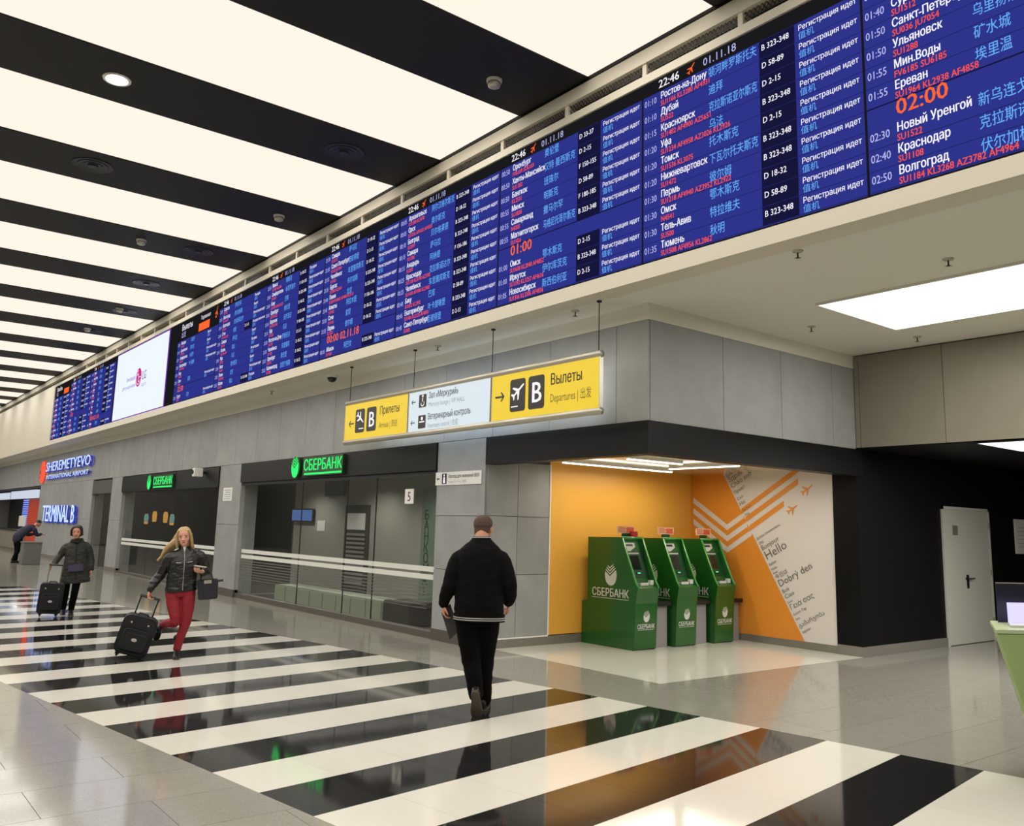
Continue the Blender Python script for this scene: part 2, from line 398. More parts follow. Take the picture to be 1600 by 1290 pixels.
# ------------------------------------------------------------------ ceiling of the hall
ce = MB().box(-9, 20, -12, 60, 7.32, 7.5, blackceil).build('ceiling'); struct(ce, 'black hall ceiling with cream light strips')
for k in range(min(STRIPS)-1, max(STRIPS)+1):
    y0 = STRIP0 + PITCH*k + SW; y1 = STRIP0 + PITCH*(k+1)
    MB().box(-9, 6.72, max(y0, -12), min(y1, 60), CEIL, 7.32, blackceil).build('ceiling_panel', ce)
for k in STRIPS:
    y0 = STRIP0 + PITCH*k
    where = 'cream luminous ceiling strip, %s lit strip beyond the round white downlight' % ordn(k-1) if k > 0 else 'cream luminous ceiling strip, %s lit strip on the near side of the downlight' % ordn(-k)
    t = thing('ceiling_light', where, 'light', (-1.2, y0+SW/2, CEIL), 0, 'luminous strips of the hall ceiling')
    MB().box(-9, 6.72, y0+0.004, y0+SW-0.004, CEIL+0.02, CEIL+0.06, e_panel).build('diffuser', t)
    fr_ = MB()
    fr_.box(-9, 6.72, y0, y0+0.004, CEIL+0.005, CEIL+0.1, blackpaint).box(-9, 6.72, y0+SW-0.004, y0+SW, CEIL+0.005, CEIL+0.1, blackpaint)
    fr_.build('frame', t)
def downlight(x, y, label):
    t = thing('downlight', label, 'light', (x, y, CEIL))
    MB().lathe([(0.10, -0.012), (0.165, -0.012), (0.17, 0.0), (0.17, 0.02)], (x, y, CEIL), whiteplastic).build('ring', t)
    MB().lathe([(0.13, -0.016), (0.12, 0.0)], (x, y, CEIL), e_down).build('lamp', t)
downlight(2.29, 11.14, 'round white downlight shining in a black ceiling strip')
def speaker(x, y, label):
    t = thing('ceiling_speaker', label, 'speaker', (x, y, CEIL), 0, 'round black ceiling diffusers')
    for r in (0.30, 0.22, 0.14): MB().lathe([(r-0.05, -0.004-0.02*(0.3-r)), (r, -0.012), (r+0.005, 0.0)], (x, y, CEIL), darkmetal).build('ring', t)
    MB().lathe([(0.07, -0.03), (0.08, 0.0)], (x, y, CEIL), blackplastic).build('hub', t)
for i, (x, y) in enumerate([(5.47, 11.16), (2.72, 14.27), (5.48, 17.55), (5.40, 20.9), (5.78, 24.2), (5.75, 27.5)]):
    speaker(x, y, 'round black ceiling air diffuser in the same dark strip as the white downlight' if i == 0 else 'round black ceiling air diffuser in the %s dark strip beyond the white downlight' % ordn(i-1))
def detector(x, y, label):
    t = thing('smoke_detector', label, 'detector', (x, y, CEIL), 0, 'ceiling detectors')
    MB().lathe([(0.05, -0.10), (0.075, -0.085), (0.085, -0.04), (0.08, -0.03)], (x, y, CEIL), alu, 16).build('sensor', t, smooth=True)
    MB().lathe([(0.095, -0.03), (0.10, 0.0)], (x, y, CEIL), whiteplastic, 16).build('base', t)
for x, y, l in [(5.89, 8.02, 'small grey smoke detector on the dark strip just nearer than the white downlight'), (5.87, 14.41, 'small grey smoke detector by the board on the first dark strip past the downlight'), (4.38, 17.61, 'small grey smoke detector farther from the board than the others'), (5.6, 24.0, 'small grey smoke detector above the white advertising screen'), (5.55, 27.3, 'small grey smoke detector just before the far board')]:
    detector(x, y, l)

# ------------------------------------------------------------------ board fascia and lower ceiling
fa = struct(wempty('trim_1', 'beige fascia that carries the departure boards'))
Y0, Y1 = -1.6, 60
fb = MB()
fb.box(XB, XB+0.3, Y0-4, Y1, 4.40, 4.57, beige)                 # rim below the board
fb.box(XB, XB+0.3, Y0-4, Y1, 6.69, 6.79, beige)                 # rim above the board
fb.box(XB+0.12, XB+0.3, Y0-4, Y1, 4.57, 6.69, beige)
fb.box(XB, XB+0.3, 37.75, Y1, 4.57, 6.69, beige)
fb.box(XB, XB+0.3, Y0-4, Y0-0.1, 4.57, 6.69, beige)
fb.build('fascia_panel', fa)
MB().box(XB-0.02, XB+0.3, Y0-4, Y1, 6.93, 7.10, beige).build('upper_beam', fa)
MB().box(XB-0.025, XB+0.3, Y0-4, Y1, 7.11, 7.4, blackpaint).build('shadow_gap', fa)
MB().box(XB+0.16, XB+0.3, Y0-4, Y1, 6.79, 6.93, blackpaint).build('vent_back', fa)
y = Y0; 
while y < 34:
    MB().box(XB+0.0, XB+0.16, y-0.03, y+0.03, 6.79, 6.93, beige).build('vent_post', fa); y += 1.32
mesh_ = MB(); y = Y0
while y < 22:
    for s_ in (1, -1):
        za, zb = (6.79, 6.93) if s_ > 0 else (6.93, 6.79)
        mesh_.raw([(XB+0.03, y, za), (XB+0.03, y+0.012, za), (XB+0.03, y+0.112, zb), (XB+0.03, y+0.10, zb)], [(0, 1, 2, 3)], darkmetal)
    y += 0.05
vm = mesh_.build('vent_mesh', fa); vm['kind'] = 'stuff'
so = MB().box(XB+0.3, 12.3, -12, 60, 4.40, 4.55, plaster).build('ceiling_soffit'); struct(so, 'white plaster soffit under the boards')
lc = MB().box(12.02, 20, -12, YK, 3.0, 3.1, blackpaint).build('ceiling_low'); struct(lc, 'low black ceiling past the concrete bulkhead')

t = thing('ceiling_light', 'large white luminous panel in the plaster soffit', 'light', (9.85, 3.0, 4.4))
MB().box(8.95, 10.74, 0.4, 5.6, 4.375, 4.405, e_soft).build('diffuser', t)
f_ = MB()
for a_ in ((8.93, 8.95, 0.38, 5.62), (10.74, 10.76, 0.38, 5.62), (8.95, 10.74, 0.38, 0.4), (8.95, 10.74, 5.6, 5.62)): f_.box(*a_, 4.372, 4.40, plaster)
f_.build('frame', t)
t = thing('ceiling_light', 'white luminous panel in the low black ceiling beyond the bulkhead', 'light', (12.8, 3.2, 3.0))
MB().box(12.05, 13.5, 1.2, 5.25, 2.975, 3.005, e_soft).build('diffuser', t)
f_ = MB()
for a_ in ((12.03, 12.05, 1.18, 5.27), (13.5, 13.52, 1.18, 5.27), (12.05, 13.5, 1.18, 1.2), (12.05, 13.5, 5.25, 5.27)): f_.box(*a_, 2.97, 3.0, blackpaint)
f_.build('frame', t)
def sprinkler(x, y, label):
    t = thing('sprinkler', label, 'sprinkler', (x, y, 4.4), 0, 'soffit sprinklers')
    MB().lathe([(0.02, -0.02), (0.05, -0.012), (0.055, 0.0)], (x, y, 4.4), alu, 14).build('plate', t)
    b = MB().tube([(x, y, 4.4), (x, y, 4.33)], 0.008, darkmetal, 6)
    for k in range(8):
        an = k*PI/4; b.box(x-0.004, x+0.004, y-0.004, y+0.004, 4.325, 4.335, darkmetal)
        b.raw([(x+0.01*math.cos(an-0.6), y+0.01*math.sin(an-0.6), 4.33), (x+0.045*math.cos(an), y+0.045*math.sin(an), 4.325), (x+0.01*math.cos(an+0.6), y+0.01*math.sin(an+0.6), 4.33), (x, y, 4.336)], [(0, 1, 2), (2, 1, 0), (0, 1, 3), (1, 2, 3)], darkmetal)
    b.build('head', t)
for x, y, l in [(7.1, 4.64, 'small metal ceiling sprinkler under the column listing Tyumen'), (8.36, 3.8, 'small metal ceiling sprinkler beside the large soffit panel light'), (9.9, 6.3, 'small metal ceiling sprinkler before the concrete block front'), (7.14, 7.85, 'small metal ceiling sprinkler by the concrete corner'), (7.1, 10.9, 'small metal ceiling sprinkler above the white direction sign'), (7.17, 17.3, 'small metal ceiling sprinkler beyond the dome camera'), (11.4, 5.65, 'small white ceiling sprinkler beside the bulkhead')]:
    sprinkler(x, y, l)
t = thing('dome_camera', 'small dark dome camera under the soffit beside the yellow arrivals sign', 'camera', (7.2, 14.6, 4.4))
MB().lathe([(0.10, -0.04), (0.11, 0.0)], (7.2, 14.6, 4.4), whiteplastic).build('base', t)
MB().lathe([(0.01, -0.125), (0.05, -0.115), (0.08, -0.08), (0.09, -0.04)], (7.2, 14.6, 4.4), screenoff).build('dome', t, smooth=True)

# ------------------------------------------------------------------ walls
def panel_wall(parent, axis, pos, a0, a1, z0, z1, m, start, pitch, zs=None, depth=0.03, side=-1, nm='concrete_panel'):
    if axis == 1: a0 += 0.034
    """separate concrete panels with recessed joints on a plane; axis 0: x = pos, panels along y; axis 1: y = pos, panels along x"""
    zs = zs or [z0, z1]
    cuts = [a0]; c = start
    while c < a1 - 0.05:
        if c > a0 + 0.05: cuts.append(c)
        c += pitch
    cuts.append(a1); g = 0.004
    for i in range(len(cuts)-1):
        for j in range(len(zs)-1):
            u0, u1, v0, v1 = cuts[i]+g, cuts[i+1]-g, zs[j]+g, zs[j+1]-g
            b = MB()
            if axis == 0: b.box(pos, pos+depth, u0, u1, v0, v1, m)
            else: b.box(u0, u1, pos, pos+depth, v0, v1, m)
            b.build(nm, parent)
# storefront wall: upper band, pillars
wl = struct(wempty('wall_back', 'grey concrete storefront wall'))
core = MB().box(Xw+0.03, Xw+0.2, YK+0.2, 60, 2.98, 4.2, jointdark)
core.box(Xw, Xw+0.2, YK+0.2, 60, 4.2, 4.4, plaster)
core.build('wall_core', wl)
panel_wall(wl, 0, Xw, YK, 44.0, 2.98, 4.2, concrete, 8.73-1.25, 1.25)
MB().box(Xw, Xw+0.03, 44.0, 60, 2.98, 4.2, concrete).build('concrete_panel', wl)
PIL = [(10.12, 11.38, [0.16, 1.05, 1.85, 2.98]), (19.45, 20.85, [0.16, 1.6, 2.98]), (29.42, 30.75, [0.12, 1.6, 2.98]), (33.3, 42.6, [0.12, 1.6, 2.98])]
for a, b, zs in PIL:
    MB().box(Xw+0.03, Xw+0.35, a+0.01, b-0.01, 0, 2.98, jointdark).build('wall_core', wl)
    panel_wall(wl, 0, Xw, a, b, zs[0], zs[-1], concrete, a+1.33, 1.33, zs)
    s_ = MB().box(Xw-0.012, Xw+0.1, a, b, 0, zs[0], brownbase if a < 20 else steel); s_.build('baseboard', wl)
    if a < 40: MB().box(Xw+0.03, Xw+0.4, a-0.0, a+0.012, 0, 2.98, concrete).box(Xw+0.03, Xw+0.4, b-0.012, b, 0, 2.98, concrete).build('pillar_side', wl)
# concrete block front above the alcove
wb = struct(wempty('wall_front', 'grey concrete block above the black fascia'))
MB().box(Xw+0.035, XR+0.1, YK+0.03, YK+0.2, 2.98, 4.2, jointdark).box(Xw, XR+0.02, YK, YK+0.2, 4.2, 4.4, plaster).build('wall_core', wb)
panel_wall(wb, 1, YK, Xw, XR, 2.98, 4.2, concrete, 8.9, 1.25)
# bulkhead
bk = struct(wempty('wall_right', 'brownish concrete bulkhead'))
MB().box(XR+0.03, XR+0.35, -12, YK, 3.0, 4.4, jointdark).box(XR+0.03, XR+0.35, -12, YK, 2.99, 3.0, blackpaint).build('wall_core', bk)
panel_wall(bk, 0, XR, -12, YK, 3.0, 4.4, concrete_warm, 5.62-1.25*12, 1.25, [3.0, 4.385])
# black front with door, black fascia
bw = struct(wempty('wall_black', 'matt black wall with grey service door'))
MB().box(XR-0.02, 14.5, YK, YK+0.2, 0.14, 3.0, blackwall).box(16.22, 20, YK, YK+0.2, 0.0, 3.0, blackwall).box(14.5, 16.22, YK, YK+0.2, 2.24, 3.0, blackwall).build('black_panel', bw)
MB().box(XR-0.02, XR+0.18, YK+0.2, YK+0.40, 0.14, 2.62, blackwall).build('black_return', bw)
MB().box(XR-0.03, 14.5, YK-0.02, YK+0.15, 0, 0.14, steel).box(XR-0.03, XR+0.1, YK+0.15, YK+0.40, 0, 0.14, steel).box(16.22, 20, YK-0.02, YK+0.1, 0, 0.14, steel).build('baseboard', bw)
tf = struct(MB().box(Xw-0.02, XR+0.12, YK-0.02, YK+0.2, 2.59, 2.98, blackpaint).box(Xw-0.02, Xw+0.2, YK+0.2, YB, 2.59, 2.98, blackpaint).build('trim_2'), 'black fascia above the cash machine alcove')
# alcove
wa = struct(wempty('wall_alcove', 'orange alcove behind the cash machines'))
MB().box(Xw+0.02, 8.72, YB+0.03, YB+0.2, 0.16, 2.98, jointdark).build('wall_core', wa)
panel_wall(wa, 1, YB, Xw, 8.72, 0.14, 2.66, concrete, 8.1, 3.0, [0.14, 1.02, 1.86, 2.66])
MB().box(8.72, XR+0.2, YB, YB+0.2, 0.14, 2.75, orange).build('orange_panel', wa)
MB().box(Xw, 8.72, YB-0.012, YB+0.1, 0.0, 0.12, steel).box(8.72, XR, YB-0.012, YB+0.1, 0, 0.13, steel).box(Xw, 8.72, YB-0.014, YB+0.05, 0.12, 0.14, whiteplastic).build('baseboard', wa)
MB().box(Xw+0.2, XR+0.2, YK+0.2, YB+0.2, 2.70, 2.8, mat('glossy_ceiling', rgb(216, 196, 160), 0.12, spec=0.6)).build('alcove_ceiling', wa)
MB().box(8.715, 8.735, YB-0.012, YB, 0.14, 2.66, whiteplastic).build('edge_strip', wa)
# printed side wall of the alcove
ar = struct(wempty('wall_side', 'orange and white printed side wall with greetings'))
MB().box(XR, XR+0.2, 7.36, YB, 0.10, 2.72, artwhite).build('print_panel', ar)
MB().box(XR-0.012, XR+0.1, 7.36, YB, 0.0, 0.11, steel).build('baseboard', ar)
MB().box(XR-0.004, XR+0.1, 7.35, 7.36, 0.1, 2.70, whiteplastic).build('edge_strip', ar)
AO = Vector((XR-0.003, 0, 0)); AY = Vector((0, -1, 0))
def apoly(pts, m, k=0): return MB().flat([(-p[0], p[1]) for p in pts], AO + Vector((-0.0012*k, 0, 0)), AY, UP, m)
apoly([(YB, 0.11), (7.91, 0.11), (9.40, 2.70), (YB, 2.70)], orange2).build('orange_print', ar)
def aline(pts, wd, m, k):
    b = MB(); top = [(p[0], p[1]+wd/2) for p in pts]; bot = [(p[0], p[1]-wd/2) for p in pts]
    for i in range(len(pts)-1): b.flat([(-q[0], q[1]) for q in (bot[i], bot[i+1], top[i+1], top[i])], AO + Vector((-0.0012*k, 0, 0)), AY, UP, m)
    return b
ew = lambda z: 7.91 + (z-0.11)*(9.40-7.91)/(2.70-0.11)
def edge_hit(yv, zv, sl):    # where a stripe rising at slope sl toward smaller y meets the diagonal edge
    a = (9.40-7.91)/(2.70-0.11); y_ = yv; 
    # y = 7.91 + (z-.11)a ; z = zv + sl*(yv - y)
    z_ = (zv + sl*(yv - 7.91) + sl*a*0.11)/(1 + sl*a); return (ew(z_), z_)
ch = MB()
for vx, vz in ((9.33, 1.80), (9.33, 1.615), (9.33, 1.43)):
    h = edge_hit(vx, vz, 0.60); zl = vz + 0.635*(10.05-vx)
    l_ = aline([(10.05, zl), (vx, vz), h], 0.095, artwhite, 1); ch.raw(l_.v, l_.f, artwhite)
ch.build('chevron_print', ar)
PLANE = [(1.0, 0.0), (0.9, 0.07), (0.55, 0.09), (0.22, 0.09), (-0.25, 0.62), (-0.42, 0.62), (-0.12, 0.09), (-0.5, 0.08), (-0.72, 0.30), (-0.86, 0.30), (-0.74, 0.0)]
PLANE = PLANE + [(x, -y) for x, y in reversed(PLANE[1:-1])]
def plane2d(c, ang_, s): return [(c[0] + s*(x*math.cos(ang_) - y*math.sin(ang_)), c[1] + s*(x*math.sin(ang_) + y*math.cos(ang_))) for x, y in PLANE]
def poly_fill(b, pts, o, a, bb, m):
    """fill a concave outline with triangles"""
    from mathutils.geometry import tessellate_polygon
    tris = tessellate_polygon([[Vector((p[0], p[1], 0)) for p in pts]])
    o, a, bb = Vector(o), Vector(a), Vector(bb)
    vs = [o + a*p[0] + bb*p[1] for p in pts]; fs = []
    for t3 in tris:
        n = (vs[t3[1]]-vs[t3[0]]).cross(vs[t3[2]]-vs[t3[0]])
        fs.append(t3 if n.dot(a.cross(bb)) > 0 else tuple(reversed(t3)))
    return b.raw(vs, fs, m)
cw = MB()
for (vx, vz), ye in (((9.33, 1.80), 7.52), ((9.33, 1.615), 7.95), ((9.33, 1.43), 8.22)):
    h = edge_hit(vx, vz+0.09, 0.60); ze = h[1] + 0.60*(h[0]-ye)
    pts = [h, (ye, ze)]
    l_ = aline(pts, 0.095, orange2, 1); cw.raw(l_.v, l_.f, orange2)
for c_, sz in (((7.80, 2.40), 0.13), ((8.07, 2.10), 0.12)):
    poly_fill(cw, plane2d((-c_[0], c_[1]), math.radians(33), sz), AO + Vector((-0.0024, 0, 0)), AY, UP, orange2)
cw.build('plane_print', ar)
gw = MB(); gd = (AY*math.cos(math.radians(29)) + UP*math.sin(math.radians(29))); gu = UP*math.cos(math.radians(29)) - AY*math.sin(math.radians(29))
GREET = [(2.62, 'Selam', .09), (2.54, 'Здравствуйте', .115), (2.44, 'Chào anh', .12), (2.34, 'Привіт', .08), (2.24, 'Ciao', .07), (2.15, 'Hei', .09), (2.06, 'Servus', .07), (1.98, 'Hej', .07),
         (1.60, 'Добро пожаловать', .055), (1.52, 'Olá', .07), (1.435, 'Bonjour', .115), (1.29, 'Hello', .205), (1.20, 'Selam', .065), (1.13, 'Hola', .06), (1.07, 'Hei', .06), (1.00, '今日は', .085), (0.885, 'Dobrý den', .155),
         (0.79, 'Bok', .09), (0.71, 'Ciao', .10), (0.64, 'Salut', .055), (0.55, 'Γειά σας', .115), (0.47, 'Guten Tag', .06), (0.40, 'Szia', .055), (0.30, 'გამარჯობა', .09), (0.22, 'Здраво', .05)]
for z, s_, sz in GREET:
    gw.text(s_, AO + Vector((-0.0024, ew(z)-0.03, z)), gd, gu, sz, artink)
gw.build('greeting_lettering', ar)

# ------------------------------------------------------------------ unseen sides of the hall
struct(MB().box(-9.2, -9, -12, 60, 0, 7.4, mat('far_side_wall', rgb(120, 118, 112), 0.6)).build('wall_left'))
struct(MB().box(-9, 20, -12.2, -12, 0, 7.4, MATS['far_side_wall']).build('wall_behind'))
struct(MB().box(-9, 20, 60, 60.2, 0, 7.4, MATS['far_side_wall']).build('wall_far'))
struct(MB().box(20, 20.2, -12, 60, 0, 4.4, blackwall).build('wall_end'))

# ------------------------------------------------------------------ service door
dr = struct(wempty('door_1', 'light grey metal service door'))
MB().box(14.55, 16.17, YK-0.02, YK+0.03, 0.008, 2.19, doorpaint).build('door_leaf', dr, bevel=0.004)
MB().box(14.5, 14.55, YK-0.03, YK+0.1, 0, 2.24, doorpaint).box(16.17, 16.22, YK-0.03, YK+0.1, 0, 2.24, doorpaint).box(14.5, 16.22, YK-0.03, YK+0.1, 2.19, 2.24, doorpaint).build('door_frame', dr)
MB().box(15.25, 15.31, YK-0.035, YK-0.02, 0.9, 1.12, blackplastic).tube([(15.28, YK-0.03, 1.06), (15.28, YK-0.075, 1.06), (15.42, YK-0.075, 1.06)], 0.012, blackplastic).box(15.2, 15.28, YK-0.04, YK-0.03, 1.045, 1.075, blackplastic).build('door_handle', dr)
MB().box(14.84, 15.02, YK-0.026, YK-0.02, 1.77, 1.93, steel).build('door_plate', dr)
for z in (0.3, 1.1, 1.9): MB().tube([(16.165, YK-0.035, z), (16.165, YK-0.035, z+0.1)], 0.012, steel, 8).build('hinge', dr)
t = thing('notice', 'white paper notice pinned on the black wall past the service door', 'notice', (17.6, YK, 1.8))
MB().box(17.28, 17.98, YK-0.012, YK, 1.47, 2.10, paper).build('sheet', t)
b = MB()
for i in range(6): b.box(17.38, 17.38+0.3+0.25*random.random(), YK-0.0135, YK-0.012, 1.94-i*0.07, 1.952-i*0.07, signgrey2)
b.build('print', t)

# ------------------------------------------------------------------ storefront windows
def storefront(n, ya, yb, z0, ztop, label, mull, stripes=True, film=True, base=0.16):
    wo = struct(wempty('window_%d' % n, label))
    X0 = Xw + 0.10
    cuts = [ya] + mull + [yb]
    for i in range(len(cuts)-1):
        MB().box(X0, X0+0.012, cuts[i]+0.004, cuts[i+1]-0.004, z0, ztop, glass).build('pane', wo)
    for c in mull: MB().box(X0-0.004, X0+0.016, c-0.006, c+0.006, z0, ztop, darkmetal).build('mullion', wo)
    MB().box(Xw+0.03, Xw+0.2, ya, yb, 0, z0, brownbase).build('sill', wo)
    if stripes:
        for za, zb in ((0.985, 1.065), (0.865, 0.945)):
            MB().box(X0-0.004, X0-0.001, ya+0.08, yb-0.06, za, zb, frost).build('frosted_stripe', wo)
    if film:
        for k in range(8):
            MB().box(X0-0.003, X0-0.001, ya+0.3, yb-0.06, 0.80-0.055*k, 0.80-0.055*k+0.020-0.0015*k, filmline).build('film_line', wo)
    return wo
w1 = storefront(1, 11.38, 19.45, 0.10, 2.98, 'large bank window with white safety stripes', [13.42, 14.48, 16.4])
w2 = storefront(2, 20.85, 29.42, 0.06, 2.98, 'farther bank window with white safety stripes', [23.6, 26.6], film=False)
w3 = storefront(3, 30.75, 33.3, 0.03, 2.98, 'narrow dark glazed bay', [31.9], stripes=False, film=False)
struct(MB().box(Xw-0.03, Xw+0.09, 11.38, 19.45, 2.55, 2.98, blackpaint).box(Xw+0.02, Xw+0.2, 11.38, 19.45, 2.49, 2.55, darkmetal).build('trim_3'), 'black shop fascia')
struct(MB().box(Xw-0.03, Xw+0.09, 20.85, 29.42, 2.48, 2.96, blackpaint).build('trim_4'), 'farther black shop fascia')
struct(MB().box(Xw-0.01, Xw+0.09, 30.75, 33.3, 2.48, 2.92, mat('grey_fascia', rgb(74, 72, 70), 0.5)).build('trim_5'), 'grey fascia over the narrow bay')
# interior of the bank
bi = struct(wempty('wall_bank', 'dim bank interior'))
MB().box(10.5, 10.7, 11.2, 23.1, 0, 2.9, bankwall).build('interior_wall', bi)
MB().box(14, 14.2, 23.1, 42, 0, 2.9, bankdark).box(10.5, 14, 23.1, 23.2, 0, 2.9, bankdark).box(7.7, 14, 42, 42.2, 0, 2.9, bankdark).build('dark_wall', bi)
MB().box(7.7, 10.6, 11.2, 11.3, 0, 2.9, bankwall).build('end_wall', bi)
MB().box(7.85, 14, 20.1, 20.2, 0, 0.01, bankwall).build('threshold', bi)
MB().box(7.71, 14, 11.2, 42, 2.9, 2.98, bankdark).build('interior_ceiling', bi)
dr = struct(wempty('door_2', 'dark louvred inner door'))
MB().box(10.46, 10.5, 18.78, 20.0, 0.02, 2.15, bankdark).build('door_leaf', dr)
MB().box(10.44, 10.46, 18.95, 19.85, 1.55, 1.95, paper).build('door_notice', dr)
for k in range(12): MB().box(10.43, 10.46, 18.93, 19.88, 0.25+0.105*k, 0.305+0.105*k, greygrey).build('louvre', dr)
t = thing('television', 'dim blue wall monitor near the ceiling inside the bank', 'monitor', (10.4, 20.5, 2.6))
MB().box(10.38, 10.45, 20.03, 21.07, 2.38, 2.79, blackplastic).build('case', t); MB().box(10.374, 10.38, 20.06, 21.04, 2.41, 2.76, tvdim).build('screen', t)
MB().box(10.45, 10.5, 20.4, 20.7, 2.5, 2.7, darkmetal).build('bracket', t)
t = thing('television', 'lit blue screen with small lamps before the dark bank doorway', 'monitor', (10.4, 22.5, 1.9))
MB().box(10.40, 10.46, 21.75, 23.05, 1.71, 2.06, blackplastic).build('case', t); MB().box(10.394, 10.40, 21.78, 23.02, 1.74, 2.03, e_tv).build('screen', t); MB().box(10.46, 10.5, 22.2, 22.6, 1.8, 2.0, darkmetal).build('bracket', t)
t = thing('paper_notice', 'small pale paper on the bank interior wall', 'notice', (10.49, 21.4, 1.6)); MB().box(10.485, 10.5, 21.15, 21.6, 1.48, 1.75, paper).build('sheet', t)
for i in range(8):
    y = 13.62 + i*0.575
    t = thing('ottoman', 'pale green vinyl ottoman cube, %s from the pillar end of the row behind the glass' % ordn(i), 'ottoman', (8.2, y+0.28, 0), 0, 'ottomans behind the bank window')
    MB().box(7.93, 8.48, y+0.004, y+0.568, 0.03, 0.36, ottgreen).build('seat', t, bevel=0.02, seg=2); MB().box(7.97, 8.44, y+0.04, y+0.53, 0, 0.035, blackplastic).build('plinth', t)
t = thing('bench_box', 'darker grey upholstered box at the end of the ottoman row', 'ottoman', (8.2, 13.1, 0))
MB().box(7.93, 8.5, 12.72, 13.58, 0.03, 0.40, bankdark).build('seat', t, bevel=0.02); MB().box(7.97, 8.44, 12.76, 13.5, 0, 0.035, blackplastic).build('plinth', t)
# acrylic column with dark lettering, number plates
t = thing('glass_banner', 'tall pale green translucent strip with dark upright lettering inside the bank window', 'banner', (8.6, 13.2, 0))
MB().box(8.6, 8.615, 13.0, 13.5, 0.03, 2.35, acryl).build('panel', t)
MB().box(8.52, 8.70, 13.0, 13.5, 0.0, 0.03, steel).build('foot', t)
b = MB()
for i, ch_ in enumerate('БАНКОМАТ'): b.text(ch_, (8.596, 13.40, 1.80-0.19*i), WR, UP, 0.24, signblack, bold=0.02)
b.build('lettering', t)
def plate(label, x, y0, y1, z0, z1, s_, size, m=whiteplastic, tx=signblack):
    t = thing('number_plate', label, 'plate', (x, (y0+y1)/2, z0))
    MB().box(x-0.012, x, y0, y1, z0, z1, m).build('plate', t)
    MB().text(s_, (x-0.0135, (y0+y1)/2, (z0+z1)/2-size*0.36), WR, UP, size, tx, 'C', bold=0.02).build('lettering', t)
plate('small white plate with number 5 on the bank glass', Xw+0.09, 12.18, 12.44, 2.04, 2.28, '5', 0.22)
t = thing('number_plate', 'small white plate on the pillar between the two bank windows', 'plate', (Xw, 20.24, 2.14))
MB().box(Xw-0.012, Xw, 19.96, 20.52, 2.14, 2.45, whiteplastic).build('plate', t)
b = MB()
for i in range(5): b.box(Xw-0.0135, Xw-0.012, 20.03, 20.45-0.08*(i % 2), 2.18+0.05*i, 2.20+0.05*i, signgrey2)
b.build('print', t)
t = thing('number_decal', 'black digit 3 on the farther bank window', 'decal', (Xw+0.09, 21.03, 1.2)); MB().text('3', (Xw+0.0905, 21.2, 1.24), WR, UP, 0.24, signblack, bold=0.02, depth=0.002).build('lettering', t)
t = thing('wall_plate', 'white sign plate with arrow and black pictogram on the pillar beside the alcove', 'sign', (Xw, 10.8, 2.4))
MB().box(Xw-0.015, Xw, 10.20, 11.40, 2.31, 2.51, whiteplastic).build('plate', t, bevel=0.004)
b = MB(); xx = Xw-0.017
b.box(xx, xx+0.002, 11.09, 11.22, 2.33, 2.49, signblack)
b.text('Проход для экипажей ВВЛ', (xx, 11.05, 2.42), WR, UP, 0.072, signblack, xs=0.85, bold=0.008).text('Passage for crew | 通道', (xx, 11.05, 2.345), WR, UP, 0.05, signgrey2)
b.flat([(0, 0), (0.03, 0.03), (0.03, 0.008), (0.08, 0.008), (0.08, -0.008), (0.03, -0.008), (0.03, -0.03)], (xx, 11.36, 2.41), WR, UP, signblack)
b.lathe([(0.018, 0), (0.018, -0.002)], (xx-0.001, 11.155, 2.46), pictowhite, 12, 'x').prism([(-0.03, 0), (0.03, 0), (0.018, 0.09), (-0.018, 0.09)], (xx-0.001, 11.155, 2.345), WR, UP, (-0.001, 0, 0), pictowhite)
b.build('lettering', t)
# security camera on the farther fascia
t = thing('security_camera', 'small white security camera on the farther black fascia', 'camera', (Xw-0.03, 21.83, 2.85))
MB().box(Xw-0.33, Xw-0.10, 21.76, 21.9, 2.74, 2.95, whiteplastic).build('housing', t, bevel=0.015); MB().box(Xw-0.10, Xw-0.03, 21.80, 21.86, 2.82, 2.88, darkmetal).build('bracket', t)
MB().lathe([(0.045, -0.02), (0.05, 0)], (Xw-0.33, 21.83, 2.85), screenoff, 14, 'x').build('lens', t)
# four small glowing shapes hung behind the farther bank window
for y, z, m, l in [(37.2, 1.75, e_teal, 'teal and amber glowing shape, first of the hanging four behind the farther bank window'), (36.1, 1.85, e_amber, 'slim amber glowing shape, second of the hanging four'), (34.7, 1.83, e_amber, 'slim amber glowing shape, third of the hanging four'), (33.9, 1.75, e_teal, 'teal and amber glowing shape, last of the hanging four')]:
    t = thing('hanging_glow', l, 'lamp', (10.5, y, z))
    MB().lathe([(0.04, -0.20), (0.085, -0.18), (0.09, 0.0), (0.06, 0.12)], (10.5, y, z), m, 12).build('shade', t, smooth=True)
    MB().lathe([(0.07, -0.29), (0.085, -0.2)], (10.5, y, z), e_amber, 12).build('bowl', t); MB().tube([(10.5, y, z+0.12), (10.5, y, 2.9)], 0.01, darkmetal, 6).build('cord', t)

